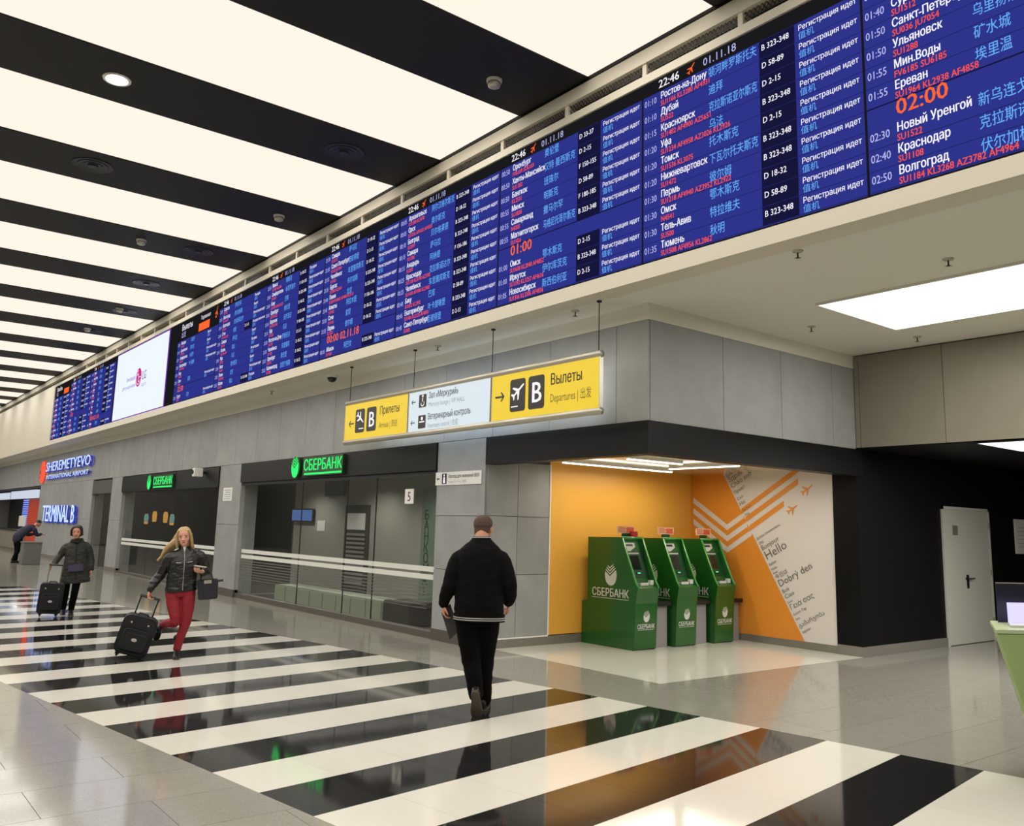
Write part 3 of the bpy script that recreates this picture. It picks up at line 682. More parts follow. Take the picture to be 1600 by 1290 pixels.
# ------------------------------------------------------------------ bank emblem and illuminated signs
def emblem(b, c, a, u, s, m):
    """oval shield whose top is cut into three chevron bands; s = height"""
    a, u = Vector(a), Vector(u); c = Vector(c); rx, ry, vx, v0 = 0.40*s, 0.5*s, -0.06*s, -0.06*s
    def V(x): return v0 + (0.72*(vx-x) if x < vx else 0.78*(x-vx))
    def band(lo, hi, x0, x1, n):
        xs = [x0 + (x1-x0)*i/n for i in range(n+1)] + [vx]; xs = sorted(set(xs)); vs = []; fs = []
        for x in xs:
            l, h = lo(x), hi(x); h = max(h, l); vs += [c + a*x + u*l, c + a*x + u*h]
        for i in range(len(xs)-1): fs.append((2*i, 2*i+2, 2*i+3, 2*i+1))
        b.raw(vs, fs, m)
    ov = lambda x: ry*math.sqrt(max(0.0, 1-(x/rx)**2))
    band(lambda x: -ov(x), lambda x: min(ov(x), V(x)), -rx, rx, 24)
    for k in range(3):
        g0, g1 = 0.075*s + 0.14*s*k, 0.14*s + 0.14*s*k
        lim = lambda x: max(ov(x), 0) if x < 0.12*s else max(ov(x), 0.30*s + 0.1*s*k - 0.0*x)
        band(lambda x: min(V(x)+g0, lim(x)), lambda x: min(V(x)+g1, lim(x)), -rx*0.97, rx*(0.95-0.12*k), 24)
    return b
def bank_sign(ye, yt0, yt1, zc, label):
    t = thing('bank_sign', label, 'sign', (Xw-0.03, yt0, zc), 0, 'illuminated bank signs')
    x = Xw-0.09; h = 0.42
    MB().lathe([(h*0.5, 0), (h*0.5, 0.05)], (x+0.01, ye, zc), e_greenrim, 24, 'x').build('emblem_back', t)
    emblem(MB(), (x, ye, zc), WR, UP, h, e_green).build('emblem', t)
    wdt = text2d('СБЕРБАНК', 0.02, 0)[2]; size = 0.30; xs = (yt0-yt1)/(wdt*size)
    MB().text('СБЕРБАНК', (x, yt0, zc-0.085), WR, UP, size, e_green, xs=xs, bold=0.035).build('lettering', t)
    MB().box(x-0.003, x+0.03, yt1, yt0-0.05, zc-0.17, zc-0.135, e_green).build('underline', t)
    MB().box(x+0.002, x+0.06, yt1-0.03, yt0+0.03, zc-0.19, zc+0.17, e_greenrim).build('backing', t)
bank_sign(16.43, 16.03, 14.42, 2.78, 'green illuminated bank sign on the fascia above the number 5 window')
bank_sign(26.33, 25.92, 24.2, 2.72, 'green illuminated bank sign on the farther fascia beside the white camera')
def led_letters(name, label, s_, y0, y1, z, size, xs_m):
    t = thing(name, label, 'sign', (Xw-0.08, y0, z)); return t
t = thing('airport_sign', 'blue-white illuminated airport name with red emblem high on the concrete wall', 'sign', (Xw-0.06, 41, 3.5))
x = Xw-0.1
wd1 = text2d('SHEREMETYEVO', 0.02, 0)[2]; wd2 = text2d('INTERNATIONAL AIRPORT', 0.01, 0)[2]
def row(s_, y0, y1, z, h, m1, m2, bold):
    wd = text2d(s_, bold, 0)[2]; size = h/0.72; xs = (y0-y1)/(wd*size)
    MB().text(s_, (x, y0, z), WR, UP, size, m1, xs=xs, bold=bold).build('lettering', t)
    MB().text(s_, (x+0.03, y0+0.06, z-0.04), WR, UP, size*1.04, m2, xs=xs, bold=bold+0.05).build('letter_halo', t)
row('SHEREMETYEVO', 41.4, 33.65, 3.52, 0.40, e_blue, e_bluerim, 0.045)
for z_ in (3.28, 3.62): MB().box(Xw-0.09, Xw, 33.8, 41.3, z_-0.015, z_+0.015, darkmetal).build('mounting_rail', t)
row('INTERNATIONAL AIRPORT', 41.2, 33.8, 3.20, 0.17, e_blue, e_bluerim, 0.035)
MB().lathe([(0.001, -0.03), (0.52, -0.02), (0.53, 0.02)], (0, 0, 0), e_redlogo, 24, 'x').build('emblem', t, local=True).matrix_local = Matrix.Translation((0, 1.25, 0.04)) @ Matrix.Diagonal((1, 0.95, 0.9, 1))
b = MB(); poly_fill(b, plane2d((-42.25, 3.54), math.radians(80), 0.34), (x-0.045, 0, 0), WR, UP, mat('emblem_dark', rgb(150, 34, 24), 0.5)); b.build('emblem_mark', t)
t = thing('terminal_sign', 'blue-white illuminated terminal letters on the concrete wall below the airport name', 'sign', (Xw-0.06, 38, 1.8))
for z_ in (1.6, 2.0): MB().box(Xw-0.09, Xw, 35.5, 41.0, z_-0.015, z_+0.015, darkmetal).build('mounting_rail', t)
row('TERMINAL B', 41.1, 35.3, 1.46, 0.68, e_blue, e_bluerim, 0.045)

# ------------------------------------------------------------------ departure boards
SBOT, STOP = 4.585, 6.675
XS = XB+0.02
def screen(parent, yl, yr, rows, header=True, hdr=('22:46', '01.11.18'), zb=SBOT, zt=STOP, tone=None):
    """one column of the video wall, yl = edge seen on the left; rows: (time, city, codes, chinese, gate, status)"""
    W_ = yl-yr; sc = MB().box(XS, XS+0.10, yr+0.008, yl-0.008, zb, zt, s_black)
    scr = sc.build('screen', parent)
    L_ = MB(); x = XS-0.002; hh = 0.155 if header else 0.0
    def q(y0, y1, z0, z1, m, dx=0): L_.raw([(x-dx, y0, z0), (x-dx, y1, z0), (x-dx, y1, z1), (x-dx, y0, z1)], [(0, 1, 2, 3)], m)
    q(yl-0.012, yr+0.012, zb+0.01, zt-hh, s_blue)
    n = len(rows); rp = (zt-hh-zb-0.02)/n; sc_ = W_/2.64
    if header:
        zc = zt-0.115
        L_.text(hdr[0], (x-0.001, yl-0.24*sc_, zc), WR, UP, 0.135, s_white, bold=0.02)
        poly_fill(L_, plane2d((-(yl-0.70*sc_), zc+0.045), math.radians(50), 0.075), (x-0.001, 0, 0), WR, UP, s_orange)
        L_.text(hdr[1], (x-0.001, yl-0.86*sc_, zc), WR, UP, 0.125, s_lav)
    for i, r in enumerate(rows):
        z1 = zt-hh-rp*i; z0 = z1-rp
        if r is None: continue
        if len(r) == 1:
            L_.text(r[0], (x-0.001, yl-0.27*sc_, z0+0.055), WR, UP, 0.20, s_orange, bold=0.02); q(yl-0.012, yr+0.012, z1-0.008, z1+0.004, s_line, 0.0005); continue
        tm, city, codes, cn, gate, st = r
        q(yl-0.012, yr+0.012, z0-0.002, z0+0.002, s_line, 0.0004)
        L_.text(tm, (x-0.001, yl-0.03*sc_, z0+0.075), WR, UP, 0.105*min(1, sc_+.05), s_lav, bold=0.008, xs=0.78)
        L_.text(city, (x-0.001, yl-0.27*sc_, z0+0.095), WR, UP, 0.115, s_white, bold=0.022, xs=min(0.72, 0.70*sc_/(0.115*max(0.01, text2d(city, 0.022, 0)[2]))))
        L_.text(codes, (x-0.001, yl-0.27*sc_, z0+0.012), WR, UP, 0.086, s_red, bold=0.016, xs=0.80)
        if cn: L_.text(cn, (x-0.0012, yl-0.93*sc_, z0+0.075), WR, UP, 0.125, s_cyan, bold=0.004, xs=min(0.75, 0.60*sc_/(0.125*max(0.01, text2d(cn, 0.004, 0)[2]))))
        if gate:
            q(yl-1.56*sc_, yl-1.96*sc_, z0+0.004, z1-0.003, s_navy, 0.0006)
            L_.text(gate, (x-0.001, yl-1.585*sc_, z0+0.085), WR, UP, 0.088, s_white, xs=0.86*sc_, bold=0.015)
        if st:
            L_.text(st, (x-0.001, yl-2.0*sc_, z0+0.105), WR, UP, 0.080, s_white, xs=0.86*sc_, bold=0.012)
            L_.text('值机', (x-0.001, yl-2.0*sc_, z0+0.018), WR, UP, 0.085, s_cyan)
    L_.build('lettering', scr)
    return scr
RI = 'Регистрация идет'
colA = [('01:40', 'Пекин', 'SU200', '', '', ''), ('01:40', 'Сургут', 'SU1512', '', '', ''), ('01:50', 'Санкт-Петербург', 'SU036 JU7054', '', '', ''), ('01:50', 'Ульяновск', 'SU1288', '乌里扬诺夫斯克', '', ''), ('01:55', 'Мин.Воды', 'FV6185 SU6185', '矿水城', '', ''), ('01:55', 'Ереван', 'SU1964 KL2938 AF4858', '埃里温', '', ''), ('02:00',), ('02:30', 'Новый Уренгой', 'SU1522', '新乌连戈伊', '', ''), ('02:40', 'Краснодар', 'SU1108', '克拉斯诺达尔', '', ''), ('02:50', 'Волгоград', 'SU1184 KL3268 AZ3782 AF4964', '伏尔加格勒', '', '')]
colB = [('01:10', 'Ростов-на-Дону', 'SU1166 KL3280 AF4931', '顿河畔罗斯托夫', 'B 323-348', RI), ('01:10', 'Дубай', 'SU522', '迪拜', 'D 58-89', RI), ('01:15', 'Красноярск', 'SU1482 AF4900 AZ5651', '克拉斯诺亚尔斯克', 'D 2-15', RI), ('01:20', 'Уфа', 'SU1234 AF4958 AZ3026 KL2926', '乌法', 'B 323-348', RI), ('01:20', 'Томск', 'SU1536 KL3075', '托木斯克', 'D 2-15', RI), ('01:20', 'Нижневартовск', 'SU1472', '下瓦尔托夫斯克', 'B 323-348', RI), ('01:30', 'Пермь', 'SU1218 AF4940 AZ3952 KL2922', '彼尔姆', 'B 323-348', RI), ('01:30', 'Омск', 'N4541', '鄂木斯克', 'D 18-32', RI), ('01:30', 'Тель-Авив', 'SU500', '特拉维夫', 'D 58-89', RI), ('01:35', 'Тюмень', 'SU1508 AF4956 KL2862', '秋明', 'B 323-348', RI)]
colC = [('00:50', 'Оренбург', 'FV6169 SU6169', '奥伦堡', 'D 33-37', RI), ('00:50', 'Ханты-Мансийск', 'SU1382', '汉特 曼西斯克', 'D 2-15', RI), ('00:50', 'Бангкок', 'KL2531', '班珠尔', 'F 150-155', RI), ('00:55', 'Минск', 'SU1838', '明斯克', 'D 58-89', RI), ('00:55', 'Самарканд', 'N4205', '撒马尔罕', 'F 180-185', RI), ('00:55', 'Магнитогорск', 'SU1426', '马格尼托哥尔斯克', 'B 323-348', RI), ('01:00',), ('01:00', 'Омск', 'SU1638 KL2848 AF4852', '鄂木斯克', 'D 2-15', RI), ('01:00', 'Иркутск', 'SU1392 KL3257 AF4616', '伊尔库茨克', 'B 323-348', RI), ('01:05', 'Новосибирск', 'SU1306 KL3306 AF4836', '新西伯利亚', 'D 2-15', RI)]
colD = [('00:05', 'Архангельск', 'SU1308 KL3078', '阿尔汉格尔斯克', 'B 323-348', RI), ('00:05', 'Орск', 'SU1356 AF4102 AF4930', '奥尔斯克', 'D 18-32', RI), ('00:10', 'Белград', 'SU2091', '贝尔格莱德', 'B 323-348', RI), ('00:15', 'Самара', 'SU1206', '萨马拉', 'B 323-348', RI), ('00:15', 'Анадырь', 'SU200', '阿纳德', 'F 156-186', RI), ('00:25', 'Краснодар', 'SU1100 KL3190 AZ3781', '克拉斯诺达尔', 'B 323-348', RI), ('00:25', 'Челябинск', 'SU1430 AF4906 KL2960', '车里雅宾斯克', 'B 323-348', RI), ('00:40', 'Баку', 'SU1852 KL2992', '巴库', 'D 58-89', RI), ('00:45', 'Екатеринбург', 'SU1406 KL3226 AF4850', '叶卡捷琳堡', 'B 323-348', RI), ('00:45', 'Санкт-Петербург', 'SU002', '圣彼得堡', 'D 2-15', RI)]
colE = [('23:30', 'Самара', 'SU1210', '萨马拉', 'D 18-32', RI), ('23:30', 'Санкт-Петербург', 'SU032 JU7050', '圣彼得堡', 'D 2-15', RI), ('23:35', 'Челябинск', 'SU1426', '车里雅宾斯克', 'D 18-32', RI), ('23:35', 'Бургас', 'SU2060 KL2904', '布尔加斯', 'B 323-348', RI), ('23:40', 'Пекин', 'SU204 MU8402 AF4980 KL3116', '北京', 'B 323-348', RI), ('23:45', 'Алматы', 'SU1942', '阿拉木图', 'F 156-186', RI), ('23:50', 'Сочи', 'SU1140', '索契', 'D 18-32', RI), ('23:55', 'Пермь', 'SU1222', '彼尔姆', 'D 18-32', RI), ('00:00 02.11.18',), ('00:05', 'Абакан', 'SU1464', '阿巴坎', 'B 323-348', RI)]
colF = [('22:55', 'Минск', 'SU1834 KL3300', '明斯克', 'D 18-32', 'Посадка'), ('23:00', 'Симферополь', 'SU1640', '辛菲罗波尔', 'F 150-155', RI), ('23:00', 'Баку', 'SU1854 AF5012 AZ3', '巴库', 'B 323-348', RI), ('23:05', 'Оренбург', 'SU1370 KL2', '奥伦堡', 'D 18-32', RI), ('23:10', 'Воронеж', 'SU1238 AF48', '沃罗涅日', 'B 323-348', RI), ('23:15', 'Уфа', 'SU1228', '乌法', 'F 180-185', RI), ('23:20', 'Ростов-на-Дону', 'SU1158', '罗斯托夫', 'D 2-15', RI), ('23:20', 'Челябинск', 'SU1420', '车里雅宾', 'D 18-32', RI), ('23:25', 'Оренбург', 'SU1274', '奥伦堡', 'D 18-32', RI), ('23:25', 'Калининград', 'SU1008', '加里宁格勒', 'D 18-32', RI)]
colG = [('22:35', 'Саратов', 'SU1750', '萨拉托夫', '', 'Посадка'), ('22:35', 'Волгоград', 'SU1186 AF', '伏尔加格勒', '', 'Вылет'), ('22:40', 'Краснодар', 'SU1104', '克拉斯诺达尔', '', RI), ('22:40', 'Сочи', 'SU1142 KL28', '索契', 'D 2-15', 'Посадка окончена'), ('22:45', 'Самара', 'SU1216', '萨马拉', '', 'Вылет'), ('22:45', 'Казань', 'SU1196 AF49', '喀山', '', 'Посадка'), ('22:50', 'Уфа', 'SU1232', '乌法', '', 'Регистрация'), ('22:50', 'Омск', 'SU1644', '鄂木斯克', '', 'Вылет'), ('22:55', 'Пекин', 'SU206 MU', '北京', '', RI), ('22:55', 'Казань', 'SU1198', '喀山', 'D 323-348', 'Посадка')]
colH = [('22:05', 'Магадан', 'SU1402', '马加丹', '', 'Вылет'), ('22:10', 'Архангельск', 'SU1330 K', '阿尔汉', '', 'Вылет'), ('22:15', 'Симферополь', 'SU1634', '辛菲罗', '', RI), ('22:20', 'Екатеринбург', 'SU1414 KL26', '叶卡捷琳', '', RI), ('22:25', 'Баку', 'SU1850', '', '', ''), ('22:30', 'Сочи', 'SU116', '索契', '', RI), ('22:30',), ('22:35', 'Сургут', 'SU151', '苏尔', '', RI)]
t = thing('departures_board', 'long blue departures board of many screen columns above the storefronts', 'board', (XB, 10, SBOT))
MB().box(XB+0.03, XB+0.12, Y0, 22.65, SBOT-0.015, STOP+0.015, s_black).build('backing', t)
MB().box(XB+0.02, XB+0.12, 22.65, 23.36, SBOT-0.015, STOP+0.015, s_black).build('dark_end', t)
cols = [1.06, 3.71, 6.36, 9.0, 11.64, 14.29, 16.95, 19.7, 22.65]
screen(t, 1.06, -1.58, colB[::-1][:9] + [colA[1]])
screen(t, 3.71, 1.06, colA); screen(t, 6.36, 3.71, colB); screen(t, 9.0, 6.36, colC); screen(t, 11.64, 9.0, colD); screen(t, 14.29, 11.64, colE); screen(t, 16.95, 14.29, colF); screen(t, 19.7, 16.95, colG)
s8 = screen(t, 22.65, 19.7, colH, header=False, zt=6.18)
MB().box(XS, XS+0.1, 19.71, 22.64, 6.18, STOP, s_black).build('title_panel', t)
b = MB(); b.text('Вылеты', (XS-0.002, 22.4, 6.45), WR, UP, 0.22, s_white, bold=0.02).text('出发', (XS-0.002, 22.4, 6.27), WR, UP, 0.17, s_lav).text('Терминал', (XS-0.002, 21.0, 6.50), WR, UP, 0.14, s_white)
b.box(XS-0.003, XS-0.001, 20.35, 21.1, 6.22, 6.42, s_orange); poly_fill(b, plane2d((-19.9, 6.5), math.radians(75), 0.16), (XS-0.003, 0, 0), WR, UP, s_orange); b.build('lettering', t)
t = thing('departures_board', 'smaller distant blue flight board past the white advertising screen', 'board', (XB, 33, SBOT))
MB().box(XB+0.03, XB+0.12, 28.53, 37.72, SBOT-0.015, STOP+0.015, s_black).build('backing', t)
far = [(r[0], r[1][:11], r[2][:9], r[3][:3], r[4], r[5][:11]) if r and len(r) > 1 else r for r in colD]
far2 = [(r[0], r[1][:11], r[2][:9], r[3][:3], r[4], r[5][:11]) if r and len(r) > 1 else r for r in colC]
far3 = [(r[0], r[1][:11], r[2][:9], r[3][:3], r[4], r[5][:11]) if r and len(r) > 1 else r for r in colE]
screen(t, 37.65, 34.9, far[2:], header=False, zt=6.2); screen(t, 34.9, 31.8, far2); screen(t, 31.8, 28.7, far3)
MB().box(XS, XS+0.1, 34.91, 37.64, 6.2, STOP, s_black).build('title_panel', t)
b = MB(); b.text('Прилёты', (XS-0.002, 37.4, 6.45), WR, UP, 0.22, s_white, bold=0.02).text('到达', (XS-0.002, 37.4, 6.27), WR, UP, 0.17, s_lav).box(XS-0.003, XS-0.001, 35.3, 36.1, 6.25, 6.45, s_orange); b.build('lettering', t)
t = thing('advertising_screen', 'bright white advertising screen with a round pink emblem between the flight boards', 'screen', (XB, 26, SBOT))
MB().box(XB+0.01, XB+0.12, 28.52, 23.38, SBOT-0.005, STOP-0.02, s_purple).build('frame', t)
MB().box(XB, XB+0.06, 28.46, 23.42, SBOT+0.02, STOP-0.04, s_ad).build('screen', t)
b = MB(); x = XB-0.004; ly, lz = 25.95, 5.67
b.lathe([(0.001, -0.001), (0.27, 0.0), (0.27, 0.002)], (x, ly, lz), s_mag, 28, 'x')
def q2(y0, y1, z0, z1): b.box(x-0.004, x-0.002, y0, y1, z0, z1, s_ad)
q2(ly-0.012, ly+0.012, lz-0.13, lz+0.12); q2(ly-0.10, ly+0.012, lz-0.13, lz-0.105); q2(ly+0.07, ly+0.12, lz+0.06, lz+0.11)
for k in range(16):
    a0 = math.radians(95+k*15.5); a1 = math.radians(95+(k+1)*15.5); r0, r1 = 0.19, 0.215
    b.raw([(x-0.003, ly-r*math.cos(a), lz+r*math.sin(a)) for r, a in ((r0, a0), (r1, a0), (r1, a1), (r0, a1))], [(0, 1, 2, 3)], s_ad)
q2(ly-0.215, ly-0.06, lz-0.013, lz+0.013)
b.text('LG', (x, 25.58, 5.56), WR, UP, 0.36, s_grey, bold=0.03, xs=0.9).text('OLED TV', (x, 25.62, 5.36), WR, UP, 0.12, s_purple)
b.text('Инновации', (x, 27.2, 5.66), WR, UP, 0.17, s_purple).text('для лучшей жизни', (x, 27.6, 5.44), WR, UP, 0.155, s_purple); b.build('lettering', t)

# ------------------------------------------------------------------ hanging direction sign
XN = 7.0
hs = thing('hanging_sign', 'long hanging direction sign with two yellow panels and one white panel', 'sign', (XN, 10.4, 3.1))
def rrect(cx, cy, w_, h_, r_):
    pts = []
    for sx, sy, a0 in ((1, 1, 0), (-1, 1, 90), (-1, -1, 180), (1, -1, 270)):
        for k in range(5):
            a = math.radians(a0+k*22.5); pts.append((cx+sx*(w_/2-r_)+r_*math.cos(a), cy+sy*(h_/2-r_)+r_*math.sin(a)))
    return pts
PZ0, PZ1 = 3.10, 3.72
for ya, yb, m in ((13.60, 11.52, yellow), (11.50, 9.38, signwhite), (9.36, 7.25, yellow)):
    pn = MB().box(XN, XN+0.05, yb+0.012, ya-0.012, PZ0, PZ1, m).build('sign_panel', hs)
    for y_ in (yb+0.001, ya-0.012): MB().box(XN-0.004, XN+0.054, y_, y_+0.011, PZ0-0.06, PZ1+0.06, alu).build('end_cap', hs)
    b = MB(); x = XN-0.002
    def arrow(y, z, s, d, m_=signblack):   # d=+1 points along reading direction
        sh = [(-1, -.13), (0.55, -.13), (0.12, -.62), (0.42, -.62), (1.0, 0), (0.42, .62), (0.12, .62), (0.55, .13), (-1, .13)]
        poly_fill(b, [(p[0]*s*d, p[1]*s) for p in (sh if d > 0 else sh)], (x, y, z), WR, UP, m_)
    if ya > 13:
        arrow(13.35, 3.38, 0.09, -1)
        for cy in (13.05, 12.66): b.flat(rrect(0, 0, 0.32, 0.40, 0.04), (x, cy, 3.41), WR, UP, signblack)
        poly_fill(b, plane2d((0, 0.05), math.radians(-35), 0.15), (x-0.001, 13.05, 3.41), WR, UP, pictowhite); b.box(x-0.002, x-0.001, 12.92, 13.08, 3.27, 3.285, pictowhite)
        b.text('B', (x-0.001, 12.66, 3.285), WR, UP, 0.36, pictowhite, 'C', bold=0.02)
        b.text('Прилеты', (x, 12.40, 3.46), WR, UP, 0.19, signblack, bold=0.008, fit=0.62).text('Arrivals | 到达', (x, 12.40, 3.24), WR, UP, 0.13, signgrey, fit=0.58)
    elif ya > 11:
        for z, big, small in ((3.56, 'Зал «Меркурий»', 'Mercury lounge | VIP HALL'), (3.24, 'Ветеринарный контроль', 'Veterinary control | 检疫')):
            arrow(11.36, z, 0.06, -1); b.flat(rrect(0, 0, 0.21, 0.20, 0.02), (x, 11.10, z), WR, UP, signblack)
            b.text(big, (x, 10.94, z+0.02), WR, UP, 0.135, signblack, bold=0.006, fit=0.78 if 'З' in big else 1.10).text(small, (x, 10.94, z-0.105), WR, UP, 0.10, signgrey2, fit=0.95 if 'З' in big else 0.80)
        b.lathe([(0.02, 0), (0.02, -0.001)], (x-0.001, 11.10, 3.635), pictowhite, 10, 'x').box(x-0.002, x-0.001, 11.09, 11.11, 3.55, 3.61, pictowhite)
        for k in range(10):
            a0 = math.radians(170+k*22); a1 = math.radians(192+k*22)
            b.raw([(x-0.0015, 11.10-r*math.cos(a), 3.525+r*math.sin(a)) for r, a in ((0.036, a0), (0.05, a0), (0.05, a1), (0.036, a1))], [(0, 1, 2, 3)], pictowhite)
        b.box(x-0.002, x-0.001, 11.03, 11.17, 3.23, 3.25, pictowhite).lathe([(0.03, 0), (0.03, -0.001)], (x-0.001, 11.10, 3.29), pictowhite, 10, 'x')
    else:
        arrow(9.17, 3.42, 0.10, 1)
        for cy in (8.79, 8.41): b.flat(rrect(0, 0, 0.32, 0.43, 0.04), (x, cy, 3.41), WR, UP, signblack)
        poly_fill(b, plane2d((0, 0.05), math.radians(35), 0.16), (x-0.001, 8.79, 3.41), WR, UP, pictowhite); b.box(x-0.002, x-0.001, 8.78, 8.92, 3.255, 3.27, pictowhite)
        b.text('B', (x-0.001, 8.41, 3.28), WR, UP, 0.38, pictowhite, 'C', bold=0.02)
        b.text('Вылеты', (x, 8.14, 3.47), WR, UP, 0.20, signblack, bold=0.012, fit=0.58).text('Departures | 出发', (x, 8.14, 3.25), WR, UP, 0.15, signgrey, fit=0.75)
    b.build('lettering', pn)
for z in (PZ0-0.03, PZ1+0.03):
    MB().tube([(XN+0.025, 7.25, z), (XN+0.025, 13.6, z)], 0.045, alu, 12).build('rail', hs, smooth=True)
for y in (13.5, 11.42, 9.4, 7.3):
    MB().tube([(XN+0.025, y, PZ1+0.06), (XN+0.025, y, 4.4)], 0.006, darkmetal, 8).build('rod', hs)
    MB().lathe([(0.03, -0.02), (0.03, 0)], (XN+0.025, y, 4.4), darkmetal, 12).build('rod_rose', hs)
area_lamp('sign_glow', (XN+0.16, 10.4, 3.41), 0.5, 5.5, 24, (0.72, 0.84, 1.0), (0, math.radians(-90), 0))

# ------------------------------------------------------------------ cash machines
def make_atm():
    t = thing('cash_machine', 'x', 'cash machine', (0, 0, 0))
    WA = 0.46
    prof = [(0.02, 0.02), (-0.01, 0.66), (-0.035, 0.80), (-0.05, 0.88), (0.0, 0.945), (0.28, 1.585), (0.32, 1.60), (1.00, 1.59), (1.00, 0.64), (1.12, 0.62), (1.12, 0.0), (0.04, 0.0)]
    # (depth from front, height); side plates stand proud of a recessed face
    def side(x0): return MB().prism(prof[::-1], (x0, 0, 0), (0, 1, 0), (0, 0, 1), (0.03, 0, 0), atmgreen)
    inner = [(0.02, 0.02), (-0.008, 0.66), (-0.033, 0.80), (-0.048, 0.875), (0.01, 0.915), (0.085, 0.94), (0.13, 1.02), (0.32, 1.53), (0.34, 1.585), (0.99, 1.58), (0.99, 0.64), (1.11, 0.62), (1.11, 0.01), (0.04, 0.01)]
    MB().prism(inner[::-1], (0.03, 0, 0), (0, 1, 0), (0, 0, 1), (WA-0.06, 0, 0), atmgreen).build('body', t, local=True)
    for x0 in (0.0, WA-0.03):
        side(x0).build('side_panel', t, local=True)
    rim = MB()
    for x0 in (0.0, WA-0.032):
        pts = [(x0+0.016, d-0.004, h) for d, h in ((-0.05, 0.88), (0.0, 0.945), (0.28, 1.585))]; rim.tube(pts, 0.017, atmgreen2, 8)
    rim.tube([(0.0, 0.285, 1.592), (WA, 0.285, 1.592)], 0.02, atmgreen2, 8); rim.build('rim', t, local=True, smooth=True)
    MB().box(0.032, WA-0.032, -0.002, 0.02, 0.645, 0.652, blackplastic).build('seam', t, local=True)
    # face furniture, laid on the slope
    nrm = Vector((0, -0.51, 0.19)).normalized(); up_ = Vector((0, 0.19, 0.51)).normalized(); rt = Vector((1, 0, 0)); fo = Vector((0.03, 0.13, 1.02))
    def slab(name, u0, u1, v0, v1, d, m, par=t):
        o = fo + rt*u0 + up_*v0
        return MB().prism([(0, 0), (u1-u0, 0), (u1-u0, v1-v0), (0, v1-v0)], o, rt, up_, nrm*d, m).build(name, par, local=True)
    hd = MB(); o = fo + up_*0.40
    hd.prism([(0.02, 0.0), (0.13, 0.0), (0.25, 0.06), (0.25, 0.125), (0.01, 0.125)], o, rt, up_, nrm*0.022, silver); h = hd.build('header', t, local=True)
    slab('slot', 0.04, 0.20, 0.475, 0.505, 0.026, blackplastic, h)
    slab('screen', 0.06, 0.27, 0.12, 0.33, 0.014, screenoff)
    slab('label_strip', 0.06, 0.30, 0.355, 0.375, 0.012, lettersilver)
    slab('dark_face', 0.005, 0.395, 0.0, 0.39, 0.006, atmdark)
    c = slab('card_reader', 0.15, 0.25, 0.045, 0.075, 0.02, blackplastic); slab('indicator', 0.16, 0.22, 0.055, 0.07, 0.024, e_greenled, c)
    kb = MB().box(0.12, 0.28, 0.0, 0.085, 0.915, 0.955, silver).build('keypad', t, local=True)
    k_ = MB()
    for i in range(4):
        for j in range(3): k_.box(0.14+i*0.035, 0.165+i*0.035, 0.012+j*0.022, 0.028+j*0.022, 0.955, 0.962, blackplastic)
    k_.build('keys', kb, local=True)
    MB().box(0.33, 0.40, 0.01, 0.06, 0.92, 0.985, silver).build('reader_shroud', t, local=True)
    # printed marks
    b = MB(); emblem(b, (-0.0015, 0.50, 1.04), WR, UP, 0.31, lettersilver)
    wd = text2d('СБЕРБАНК', 0.02, 0)[2]
    b.text('СБЕРБАНК', (-0.0015, 0.90, 0.725), WR, UP, 0.165, lettersilver, xs=0.77/(wd*0.165), bold=0.02).box(-0.002, -0.0012, 0.13, 0.90, 0.695, 0.702, lettersilver)
    b.build('side_print', t, local=True)
    b = MB(); sl = Vector((0, 0.03/0.64, -0.64/0.64)); 
    def fy(z): return 0.02 - 0.03*(z-0.02)/0.64 - 0.003
    upf = Vector((0, fy(0.5)-fy(0.4), 0.1)).normalized()
    emblem(b, (0.235, fy(0.475), 0.475), FR, upf, 0.165, lettersilver)
    b.text('СБЕРБАНК', (0.05, fy(0.305), 0.305), FR, upf, 0.088, lettersilver, xs=0.36/(wd*0.088), bold=0.03)
    b.prism([(0, 0), (0.34, 0), (0.34, 0.006), (0, 0.006)], (0.06, fy(0.285), 0.285), FR, upf, (0, -0.001, 0), lettersilver)
    b.build('front_print', t, local=True)
    # tab and card on top
    MB().box(0.16, 0.33, 0.42, 0.44, 1.585, 1.66, atmdark).build('card_holder', t, local=True)
    cd = MB().box(0.06, 0.43, 0.425, 0.432, 1.655, 1.765, orangecard).build('topper_card', t, local=True)
    b = MB()
    for i in range(4): b.box(0.08, 0.22+0.05*(i % 2), 0.4225, 0.4245, 1.745-i*0.022, 1.755-i*0.022, redcard)
    b.box(0.25, 0.41, 0.4225, 0.4245, 1.67, 1.75, redcard); b.build('card_print', cd, local=True)
    return t
atm = make_atm(); atm.location = (9.40, 8.96, 0)
atm['label'] = 'green cash machine nearest the concrete wall, with a small red box on top'; atm['group'] = 'cash machines in the orange alcove'
rb_ = MB().box(0.33, 0.43, 0.36, 0.43, 1.60, 1.69, mat('red_box', rgb(186, 40, 40), 0.4)).build('red_box', atm, local=True)
for xa, l in ((10.29, 'green cash machine between the other two'), (11.20, 'green cash machine beside the printed greetings wall')):
    c = copy_tree(atm); c.location = (xa, 8.96, 0); c['label'] = l
    for ch_ in list(c.children):
        if ch_.name.startswith('red_box'): bpy.data.objects.remove(ch_)
